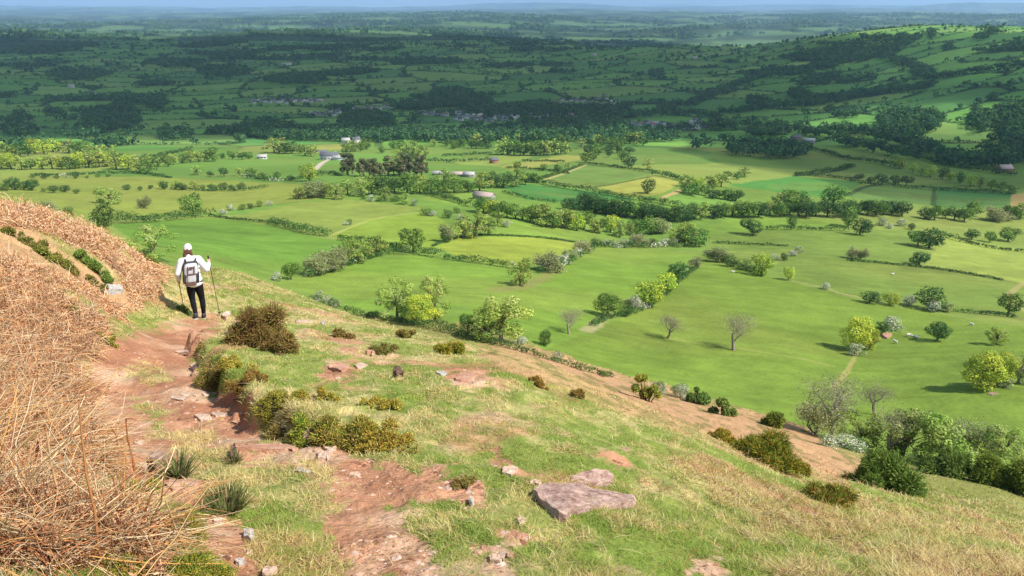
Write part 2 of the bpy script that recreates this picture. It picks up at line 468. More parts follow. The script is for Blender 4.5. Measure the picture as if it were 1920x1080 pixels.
# worn and lush patches, mowing streaks
fc *= (0.80 + 0.40 * fbm(fx / 38, fy / 30, 4, 80))[:, None]
olive = sstep(0.52, 0.68, fbm(fx / 60, fy / 45, 4, 82)) * (fr < 1200)
fc = fc * (1 - 0.22 * olive[:, None]) + alb(150, 158, 78)[None] * 0.22 * olive[:, None]
stv = (fbm(fx / 9, fy / 2.2, 3, 84) - 0.5) * (fr < 600)
fc *= (1 + 0.34 * stv)[:, None]
tus = (fbm(fx / 4.2, fy / 4.2, 3, 91) - 0.5) * (fr < 420)
fc *= (1 + 0.30 * tus)[:, None]
damp = sstep(.6, .72, fbm(fx / 26, fy / 20, 3, 93)) * (fr < 600)
fc *= (1 - .13 * damp)[:, None]
TRACKS = [
 ([(1560,730),(1585,700),(1600,675),(1606,660),(1640,638),(1662,628)], .5, (190,184,112), .6),
 ([(1255,636),(1400,655),(1500,672),(1560,686)], .7, (160,176,90), .6),
 ([(1480,525),(1520,535),(1550,540),(1575,550),(1612,558)], .8, (170,180,110), .6),
 ([(1780,582),(1900,596),(1960,604)], .8, (120,130,80), .6),
 ([(1920,530),(1900,545),(1890,560),(1925,585)], 1.0, (176,176,110), .7),
 ([(1590,487),(1730,500),(1850,520),(1910,531)], .9, (92,108,58), .8),
 ([(810,460),(850,446),(925,440),(1000,443),(1085,452),(1110,456)], 1.0, (110,120,64), .8),
 ([(620,442),(690,414),(740,404),(790,398)], 1.0, (176,192,100), .8),
 ([(560,345),(480,335),(330,334)], 1.5, (110,128,60), .6),
 ([(1100,620),(1120,605),(1145,590)], 1.4, (190,184,140), .6), ([(930,545),(985,535),(1020,520),(1040,505)], 2.5, (150,150,90), .6),
 ([(1020,337),(1060,325),(1098,309)], 1.5, (200,196,130), .7),
 ([(590,318),(605,305),(625,296)], 2.5, (220,214,190), .8),
 ([(1240,372),(1262,363),(1278,355)], 2.0, (200,180,120), .8),
 ([(1020,350),(1060,349),(1120,350),(1220,331)], 1.8, (70,92,44), .8), ([(1100,309),(1160,316),(1228,325)], 1.8, (66,88,44), .8),
 ([(1490,330),(1560,322),(1600,312)], 2.5, (48,74,40), .8), ([(1492,327),(1600,337),(1640,345)], 2.0, (48,74,40), .8), ([(1590,366),(1640,347),(1760,351),(1900,363)], 2.2, (48,74,40), .8),
 ([(1752,352),(1750,386)], 1.6, (56,84,44), .8),
]
for p, w, col, s in TRACKS:
    P2 = [at(a, b, tmin=60)[0][:2] for a, b in smooth_poly(p, 4)]
    bb = np.array(P2); lo, hi = bb.min(0) - 10, bb.max(0) + 10
    m = (fx > lo[0]) & (fx < hi[0]) & (fy > lo[1]) & (fy < hi[1])
    d = seg_dist(fx[m], fy[m], P2)[0]
    q = (s * sstep(w * 1.5, w * 0.5, d + (fbm(fx[m] / 3, fy[m] / 3, 2, 86) - 0.5) * w))[:, None]
    fc[m] = fc[m] * (1 - q) + alb(*col)[None] * q
fc *= np.array([1.2, 1.02, 1.08])[None]
shd = sstep(900, 1000, fr) * (1 - sstep(4800, 6000, fr)); fc *= (1 + .25 * shd[:, None] * np.array([.6, 1.3, 1.1])[None])  # painted light: field colour lifted and greened inside the cloud-shaded band
fz = sstep(4300, 5600, fr)[:, None]
mot = fbm(fx / 420, fy / 330, 5, 88)[:, None] + .25 * (cr[:, 2:3] - .5)
fc = fc * (1 - fz) + fz * (alb(104, 136, 78)[None] * sstep(0.44, 0.54, mot) + alb(44, 68, 46)[None] * (1 - sstep(0.44, 0.54, mot))) * (1 - 0.6 * wd[:, None]) + 0
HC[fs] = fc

# ------------------------------------------------------------------ ground material
def mat(name):
    m = bpy.data.materials.new(name); m.use_nodes = True
    nt = m.node_tree
    b = nt.nodes['Principled BSDF']
    b.inputs['Roughness'].default_value = 0.95
    b.inputs['Specular IOR Level'].default_value = 0.12
    return m, nt, b


def attr_noise_mat(name, scale=30, amp=0.3, bump=0.0, bscale=60, bdist=0.02, extra=None):
    m, nt, b = mat(name)
    L = nt.links.new
    at_ = nt.nodes.new('ShaderNodeAttribute'); at_.attribute_name = 'Col'
    geo = nt.nodes.new('ShaderNodeNewGeometry')
    n1 = nt.nodes.new('ShaderNodeTexNoise'); n1.inputs['Scale'].default_value = scale; n1.inputs['Detail'].default_value = 5; n1.inputs['Roughness'].default_value = 0.7
    L(geo.outputs['Position'], n1.inputs['Vector'])
    mr = nt.nodes.new('ShaderNodeMapRange'); mr.inputs[1].default_value = 0.25; mr.inputs[2].default_value = 0.75
    mr.inputs[3].default_value = 1 - amp; mr.inputs[4].default_value = 1 + amp
    L(n1.outputs['Fac'], mr.inputs[0])
    mx = nt.nodes.new('ShaderNodeVectorMath'); mx.operation = 'SCALE'
    L(at_.outputs['Color'], mx.inputs[0]); L(mr.outputs[0], mx.inputs['Scale'])
    L(mx.outputs[0], b.inputs['Base Color'])
    if bump:
        n2 = nt.nodes.new('ShaderNodeTexNoise'); n2.inputs['Scale'].default_value = bscale; n2.inputs['Detail'].default_value = 6
        L(geo.outputs['Position'], n2.inputs['Vector'])
        bp = nt.nodes.new('ShaderNodeBump'); bp.inputs['Strength'].default_value = bump; bp.inputs['Distance'].default_value = bdist
        L(n2.outputs['Fac'], bp.inputs['Height']); L(bp.outputs[0], b.inputs['Normal'])
    return m


M_HILL = attr_noise_mat('turf', 34, 0.34, 0.5, 40, 0.012)
M_PATH = attr_noise_mat('red_soil', 40, 0.26, 0.9, 24, 0.03)
M_FIELD = attr_noise_mat('pasture', 1.3, 0.2, 0.5, 0.9, 0.4)
M_FAR = attr_noise_mat('far_country', 0.02, 0.25)

# split the one sheet into the pieces of the setting
vid = np.arange(NA * NR).reshape(NA, NR)
q = np.stack([vid[:-1, :-1], vid[1:, :-1], vid[1:, 1:], vid[:-1, 1:]], -1).reshape(-1, 4)
fcen = lambda G: ((G[:-1, :-1] + G[1:, :-1] + G[1:, 1:] + G[:-1, 1:]) / 4).ravel()
f_near = fcen(nearv.astype(float)) > 0.5
f_dirt = (fcen(DIRTG) > 0.5) & f_near & (fcen(BRKG) < 0.5) & (fcen(PX) < 925) & (fcen(gr) < 22)
f_r = fcen(gr)
VALL = np.stack([GX, GY, GZ], -1).reshape(-1, 3); CALL = HC.reshape(-1, 3)
zones = [('footpath', f_dirt, M_PATH, 'bare red earth footpath worn into the hillside and running down past the walker'),
         ('hillside', f_near & ~f_dirt, M_HILL, 'steep rough grass hillside dropping away below the path'),
         ('farmland', ~f_near & (f_r < 5000), M_FIELD, 'broad green valley divided into hedged fields'),
         ('distant_hills', ~f_near & (f_r >= 5000), M_FAR, 'far pale country of woods and low hills fading to blue')]
for name, m, mt, lab in zones:
    fq = q[m]
    used = np.unique(fq); remap = np.zeros(NA * NR, int); remap[used] = np.arange(len(used))
    o = obj_np(name, VALL[used], remap[fq], cols=CALL[used], mats=[mt], smooth=True)
    tag(o, lab, name.replace('_', ' '), kind='structure')

# ------------------------------------------------------------------ foliage materials
def leaf_mat(name, var=0.25, trans=0.25):
    m, nt, b = mat(name)
    L = nt.links.new
    a = nt.nodes.new('ShaderNodeAttribute'); a.attribute_name = 'Col'
    oi = nt.nodes.new('ShaderNodeObjectInfo')
    hs = nt.nodes.new('ShaderNodeHueSaturation')
    mr = nt.nodes.new('ShaderNodeMapRange'); mr.inputs[3].default_value = 1 - var; mr.inputs[4].default_value = 1 + var
    L(oi.outputs['Random'], mr.inputs[0]); L(mr.outputs[0], hs.inputs['Value'])
    m2 = nt.nodes.new('ShaderNodeMath'); m2.operation = 'FRACT'
    m3 = nt.nodes.new('ShaderNodeMath'); m3.operation = 'MULTIPLY'; m3.inputs[1].default_value = 7.31
    L(oi.outputs['Random'], m3.inputs[0]); L(m3.outputs[0], m2.inputs[0])
    mh_ = nt.nodes.new('ShaderNodeMapRange'); mh_.inputs[3].default_value = 0.482; mh_.inputs[4].default_value = 0.512
    L(m2.outputs[0], mh_.inputs[0]); L(mh_.outputs[0], hs.inputs['Hue'])
    L(a.outputs['Color'], hs.inputs['Color']); L(hs.outputs[0], b.inputs['Base Color'])
    tr = nt.nodes.new('ShaderNodeBsdfTranslucent'); L(hs.outputs[0], tr.inputs[0])
    ms = nt.nodes.new('ShaderNodeMixShader'); ms.inputs[0].default_value = trans
    L(b.outputs[0], ms.inputs[1]); L(tr.outputs[0], ms.inputs[2])
    L(ms.outputs[0], nt.nodes['Material Output'].inputs[0])
    return m


M_LEAF = leaf_mat('leaves', 0.22, 0.28)
M_LEAF2 = leaf_mat('still_leaves', 0.08, 0.25)
M_BARK = attr_noise_mat('bark', 6, 0.3)
M_STEM = leaf_mat('dead_stems', 0.05, 0.1)


def quads(P, Nn, size, asp=0.75, r=None):
    """one small leaf-spray quad per point, facing roughly along Nn"""
    r = r or rng
    m = len(P)
    Nn = Nn / np.maximum(np.linalg.norm(Nn, axis=1, keepdims=True), 1e-9)
    t = r.normal(size=(m, 3)); t -= (t * Nn).sum(1, keepdims=True) * Nn
    t /= np.maximum(np.linalg.norm(t, axis=1, keepdims=True), 1e-9)
    b = np.cross(Nn, t)
    s = (np.asarray(size) * (0.65 + 0.7 * r.random(m)))[:, None]
    k = 0.5 * s
    V = np.stack([P - t * k - b * k * asp * 0.5, P + t * k * 0.2 - b * k * asp, P + t * k + b * k * asp * 0.3, P - t * k * 0.3 + b * k * asp], 1)
    return V.reshape(-1, 3), np.arange(m * 4).reshape(-1, 4)


def fill_lumps(lumps, n, shell=(0.72, 1.08), out=0.75, up=0.25):
    lumps = np.asarray(lumps, float)
    area = (lumps[:, 3] * lumps[:, 4]) + 1e-6
    idx = rng.choice(len(lumps), n, p=area / area.sum())
    d = rng.normal(size=(n, 3)); d /= np.linalg.norm(d, axis=1, keepdims=True)
    rad = rng.uniform(shell[0], shell[1], n)[:, None]
    R = lumps[idx][:, [3, 3, 4]]
    P = lumps[idx, :3] + d * R * rad
    keep = np.ones(n, bool)
    for l in lumps:
        q_ = ((P - l[:3]) / np.array([l[3], l[3], l[4]])) ** 2
        keep &= q_.sum(1) > 0.45
    P = P[keep]; d = d[keep]; idx = idx[keep]
    Nn = d * out + rng.normal(size=d.shape) * (1 - out) * 1.1 + np.array([0, 0, up])
    return P, Nn, idx


def tube(pts, rad, k=6):
    pts = np.asarray(pts, float); rad = np.asarray(rad, float)
    V = []; Fq = []
    tang = np.gradient(pts, axis=0)
    ref = np.array([0.31, 0.77, 0.23])
    for i, p in enumerate(pts):
        t = tang[i] / max(np.linalg.norm(tang[i]), 1e-9)
        a = np.cross(t, ref); a /= max(np.linalg.norm(a), 1e-9); b = np.cross(t, a)
        an = np.arange(k) * 2 * math.pi / k
        V.append(p + rad[i] * (np.cos(an)[:, None] * a + np.sin(an)[:, None] * b))
    for i in range(len(pts) - 1):
        for j in range(k):
            Fq.append((i * k + j, i * k + (j + 1) % k, (i + 1) * k + (j + 1) % k, (i + 1) * k + j))
    V = np.concatenate(V)
    # closed tip and foot
    nb = len(V)
    V = np.concatenate([V, pts[[0, -1]]])
    for j in range(0, k):
        Fq.append((nb, nb, (j + 1) % k, j) if False else (j, (j + 1) % k, nb, nb))
        Fq.append(((len(pts) - 1) * k + j, (len(pts) - 1) * k + (j + 1) % k, nb + 1, nb + 1))
    return V, np.array([f for f in Fq if len(set(f)) == 4])


class Geo:
    def __init__(s): s.V = []; s.F = []; s.C = []; s.M = []; s.n = 0
    def add(s, V, Fq, col, m=0):
        V = np.asarray(V, float); Fq = np.asarray(Fq)
        col = np.asarray(col, float)
        if col.ndim == 1: col = np.tile(col, (len(V), 1))
        s.V.append(V); s.F.append(Fq + s.n); s.C.append(col); s.M.append(np.full(len(Fq), m)); s.n += len(V)
    def mesh(s, name, mats, smooth=False):
        return mesh_np(name, np.concatenate(s.V), np.concatenate(s.F), np.concatenate(s.C), mats, np.concatenate(s.M), smooth)
    def obj(s, name, mats, parent=None, smooth=False):
        return link(bpy.data.objects.new(name, s.mesh(name, mats, smooth)), parent)


LEAFK = 1.95


def leafcol(n, pal, idx=None, nl=0):
    """colour per leaf: palette entry by clump, small scatter by leaf"""
    pal = np.array(pal)
    if idx is not None:
        k = rng.integers(0, len(pal), nl)[idx]
        sw = rng.random(n) < 0.3
        k = np.where(sw, rng.integers(0, len(pal), n), k)
    else:
        k = rng.integers(0, len(pal), n)
    return np.repeat(pal[k] * LEAFK * (0.75 + 0.5 * rng.random(n))[:, None], 4, 0)


PAL = {
 'oak': [alb(74, 104, 44), alb(92, 122, 52), alb(60, 88, 42), alb(108, 134, 58)],
 'dark': [alb(58, 88, 46), alb(74, 104, 52), alb(50, 76, 42)],
 'ash': [alb(128, 148, 66), alb(146, 160, 76), alb(108, 132, 58), alb(150, 158, 92)],
 'lime': [alb(150, 166, 58), alb(168, 176, 66), alb(130, 154, 58)],
 'haw': [alb(84, 108, 56), alb(100, 122, 62)],
 'shrub': [alb(70, 98, 46), alb(86, 112, 52), alb(98, 120, 58), alb(62, 86, 44)],
 'pine': [alb(88, 98, 60), alb(104, 106, 70), alb(72, 88, 54), alb(120, 112, 84)],
 'grey': [alb(150, 150, 104), alb(136, 146, 86), alb(156, 152, 122), alb(122, 140, 70)],
}
BLOSSOM = [alb(202, 197, 176), alb(188, 188, 158), alb(206, 202, 188)]
BARK = alb(120, 108, 88)
BARKG = alb(168, 156, 138)


def crown_lumps(kind):
    L = []
    if kind in ('oak', 'dark', 'lime'):
        w = 0.46 if kind != 'lime' else 0.38
        for i in range(22):
            d = rng.normal(size=3); d /= np.linalg.norm(d)
            r = rng.uniform(0.12, 0.2)
            f = rng.uniform(0.55, 1.0)
            L.append([d[0] * (w - r * .5) * f, d[1] * (w - r * .5) * f, 0.50 + d[2] * 0.34 * f, r, r * 0.85])
        L.append([0, 0, 0.5, 0.27, 0.3])
    elif kind in ('ash', 'grey'):
        for i in range(26):
            a = rng.uniform(0, 6.283); f = math.sqrt(rng.random())
            z = rng.uniform(0.16, 0.95)
            wz = 0.44 * math.sqrt(max(0.05, 1 - ((z - 0.55) / 0.5) ** 2))
            r = rng.uniform(0.07, 0.14)
            L.append([math.cos(a) * wz * f, math.sin(a) * wz * f, z - 0.03, r, r * 0.8])
    elif kind == 'pine':
        for i in range(18):
            z = rng.uniform(0.3, 0.97); wz = 0.27 * (1.06 - z) ** 0.5
            a = rng.uniform(0, 6.283); f = rng.uniform(0.2, 1)
            L.append([math.cos(a) * wz * f, math.sin(a) * wz * f, z - 0.05, rng.uniform(0.08, 0.13), rng.uniform(0.06, 0.11)])
    else:   # shrubs and hawthorns: clothed to the ground
        for i in range(12):
            a = rng.uniform(0, 6.283); f = rng.uniform(0.1, 1)
            z = rng.uniform(0.18, 0.78)
            wz = 0.48 * math.sqrt(max(0.1, 1 - (z / 1.0) ** 2))
            r = rng.uniform(0.15, 0.26)
            L.append([math.cos(a) * wz * f, math.sin(a) * wz * f, z, r, r * 0.85])
        L.append([0, 0, 0.4, 0.32, 0.4])
    L = np.array(L)
    return L


def branch(G, p, d, L, r, depth, col, twig=None, k=5, up=0.12, spread=0.6):
    n_ = 4
    pts = [np.array(p)]
    dd = np.array(d, float)
    for i in range(n_):
        dd = dd + rng.normal(size=3) * 0.16 + np.array([0, 0, up])
        dd /= np.linalg.norm(dd)
        pts.append(pts[-1] + dd * L / n_)
    rad = np.linspace(r, r * 0.55, n_ + 1)
    V, Fq = tube(pts, rad, k)
    G.add(V, Fq, col * rng.uniform(0.85, 1.15))
    if twig is not None: twig.append(pts[-1])
    if depth == 0: return
    for i in range(rng.integers(3, 5)):
        j = rng.integers(2, n_ + 1)
        nd = dd + rng.normal(size=3) * spread; nd /= np.linalg.norm(nd)
        branch(G, pts[j], nd, L * rng.uniform(0.5, 0.75), rad[j] * rng.uniform(0.5, 0.7), depth - 1, col, twig, max(3, k - 1), up, spread)


H0 = 10.0


def make_tree(kind, lod):
    """meshes of a tree ten metres tall: (trunk, crown)"""
    big = lod == 0
    Gt = Geo(); Gc = Geo()
    if kind in ('bare', 'grey'):
        twigs = []
        branch(Gt, (0, 0, -0.3), (0, 0, 1), 2.6, 0.2, 4, BARKG, twigs, 6, 0.10, 0.62)
        if kind == 'grey':
            for k_ in range(2): branch(Gt, (0, 0, -0.3), (.5 - k_, rng.normal() * .4, 1), 2.4, 0.16, 4, BARKG, twigs, 5, 0.06, 0.7)
        tw = np.array(twigs)
        nq_ = (10 if kind == 'bare' else 14) if big else (5 if kind == 'bare' else 7)
        P = np.repeat(tw, nq_, 0) + rng.normal(size=(len(tw) * nq_, 3)) * (.38 if kind == 'bare' else .5)
        V, Fq = quads(P, rng.normal(size=P.shape), (0.16 if big else 0.3) * (1 if kind == 'bare' else 1.25), 0.3 if kind == 'bare' else .5)
        Gc.add(V, Fq, leafcol(len(P), [alb(128, 120, 98), alb(116, 114, 86), alb(136, 130, 106)] if kind == 'bare' else PAL['grey']))
        top_ = max(float(V[:, 2].max()) for V in Gt.V + Gc.V); k_ = H0 / top_
        for g in (Gt, Gc): g.V = [np.where(v[:, 2:3] > -9, v * k_, v) for v in g.V]
        return Gt, Gc
    lumps = crown_lumps(kind)
    nl = {0: 6500, 1: 2200, 2: 700}[lod]; ls = {0: 0.034, 1: 0.052, 2: 0.085}[lod]
    if kind in ('ash', 'grey'): nl = int(nl * 0.8)
    P, Nn, idx = fill_lumps(lumps, nl, shell=(0.55, 1.15) if kind in ('ash', 'grey') else (0.7, 1.12))
    if kind in ('shrub', 'haw'): P[:, 2] = np.maximum(P[:, 2], 0.0)
    V, Fq = quads(P * H0, Nn, ls * H0)
    pal = PAL[kind]
    cc = leafcol(len(P), pal, idx, len(lumps))
    if kind == 'haw':
        bl = (rng.random(len(lumps)) < 0.55)[idx] & (rng.random(len(P)) < 0.5)
        bl |= rng.random(len(P)) < 0.14
        cb = leafcol(len(P), BLOSSOM)
        cc = np.where(np.repeat(bl, 4)[:, None], cb, cc)
    Gc.add(V, Fq, cc)
    th = 0.5 if kind not in ('shrub', 'haw') else 0.3
    tr = 0.030 if kind not in ('shrub', 'haw') else 0.016
    V, Fq = tube([(0, 0, -0.4), (0.05, 0, th * 3), (0.1, 0.08, th * 6.5), (0.1, 0.05, th * 12)], [tr * 13, tr * 10, tr * 7.5, tr * 3], 7)
    Gt.add(V, Fq, BARK if kind != 'grey' else BARKG)
    for l in lumps[:(14 if kind in ('ash', 'grey') else 7)]:
        z0 = rng.uniform(0.2, 0.5) * th / 0.5
        V, Fq = tube([(0.08, 0.05, z0 * H0), (l[0] * 4.5, l[1] * 4.5, (z0 + l[2]) * 5.2), (l[0] * H0, l[1] * H0, l[2] * H0)], [tr * 5, tr * 3, tr * 1], 5)
        Gt.add(V, Fq, BARK if kind != 'grey' else BARKG)
    return Gt, Gc


_protos = {}


def proto(kind, lod, v):
    key = (kind, lod, v)
    if key not in _protos:
        Gt, Gc = make_tree(kind, lod)
        if lod == 2:
            G = Geo(); 
            for g, m in ((Gt, 1), (Gc, 0)):
                for V, Fq, C_ in zip(g.V, g.F, g.C):
                    G.V.append(V); G.C.append(C_)
                for Fq in g.F: G.F.append(Fq + G.n)
                for mm in g.M: G.M.append(mm * 0 + m)
                G.n += g.n
            _protos[key] = (G.mesh(kind + '_tree', [M_LEAF, M_BARK]),)
        else:
            _protos[key] = (Gt.mesh('trunk', [M_BARK], True), Gc.mesh('crown', [M_LEAF]))
    return _protos[key]


KNAME = {'oak': 'oak_tree', 'dark': 'oak_tree', 'ash': 'ash_tree', 'lime': 'willow_tree', 'bare': 'bare_tree', 'haw': 'hawthorn_bush', 'shrub': 'shrub', 'pine': 'pine_tree', 'grey': 'budding_tree'}
CATS = {'haw': 'bush', 'shrub': 'bush'}
LOOK = {'oak': 'green tree', 'dark': 'dark tree', 'ash': 'pale tree', 'lime': 'yellowish tree', 'bare': 'bare tree',
        'haw': 'white hawthorn', 'shrub': 'low bush', 'pine': 'brownish pine', 'grey': 'greyish tree'}
NT = [0]


def plant(kind, a, b, hpx, label, wf=1.0, tmin=60, group=None):
    p, t = at(a, b, tmin=tmin)
    H = hpx * t / F / 0.93
    lod = 0 if t < 185 and hpx > 24 else (1 if t < 470 or hpx > 30 else 2)
    ms = proto(kind, lod, int(rng.integers(0, 3)))
    s = H / H0
    rz = rng.uniform(0, 6.28)
    sw = s * wf * rng.uniform(0.92, 1.1) * (1.55 if kind == 'bare' else 1)
    if lod == 2:
        o = link(bpy.data.objects.new(KNAME[kind], ms[0])); o.location = p; o.rotation_euler = (0, 0, rz)
    else:
        o = empty(KNAME[kind], p, rz)
        link(bpy.data.objects.new('trunk', ms[0]), o); link(bpy.data.objects.new('crown', ms[1]), o)
    o.scale = (sw * rng.uniform(.88, 1.14), sw * rng.uniform(.88, 1.14), s)
    tag(o, label, CATS.get(kind, 'tree'), group)
    NT[0] += 1
    return o


ORD = ['first', 'second', 'third', 'fourth', 'fifth', 'sixth', 'seventh', 'eighth', 'ninth', 'tenth', 'eleventh', 'twelfth', 'thirteenth', 'fourteenth', 'fifteenth', 'sixteenth', 'seventeenth', 'eighteenth', 'nineteenth', 'twentieth', 'twenty-first', 'twenty-second']


def belt(where, pts, n, hpx, kinds, jit=4, jx=6):
    """n trees along a line; where completes the label: «..., third from the left <where>»"""
    P = np.array(pts, float)
    seg = np.r_[0, np.cumsum(np.hypot(*(P[1:] - P[:-1]).T))]
    s = np.linspace(0, seg[-1], n)
    xs = np.interp(s, seg, P[:, 0]) + rng.uniform(-jx, jx, n) * 0.5
    ys = np.interp(s, seg, P[:, 1]) + rng.uniform(-jit, jit, n) * 0.5
    o_ = np.argsort(xs)
    for i in range(n):
        k = kinds[rng.integers(0, len(kinds))]
        lab = '%s, %s from the left %s' % (LOOK[k], ORD[i], where)
        h = hpx * 1.08 * rng.uniform(0.75, 1.22) * (0.6 if k in ('haw', 'shrub') else 1)
        plant(k, xs[o_[i]], ys[o_[i]], h, lab, wf=rng.uniform(1.1, 1.45), group='trees ' + where)


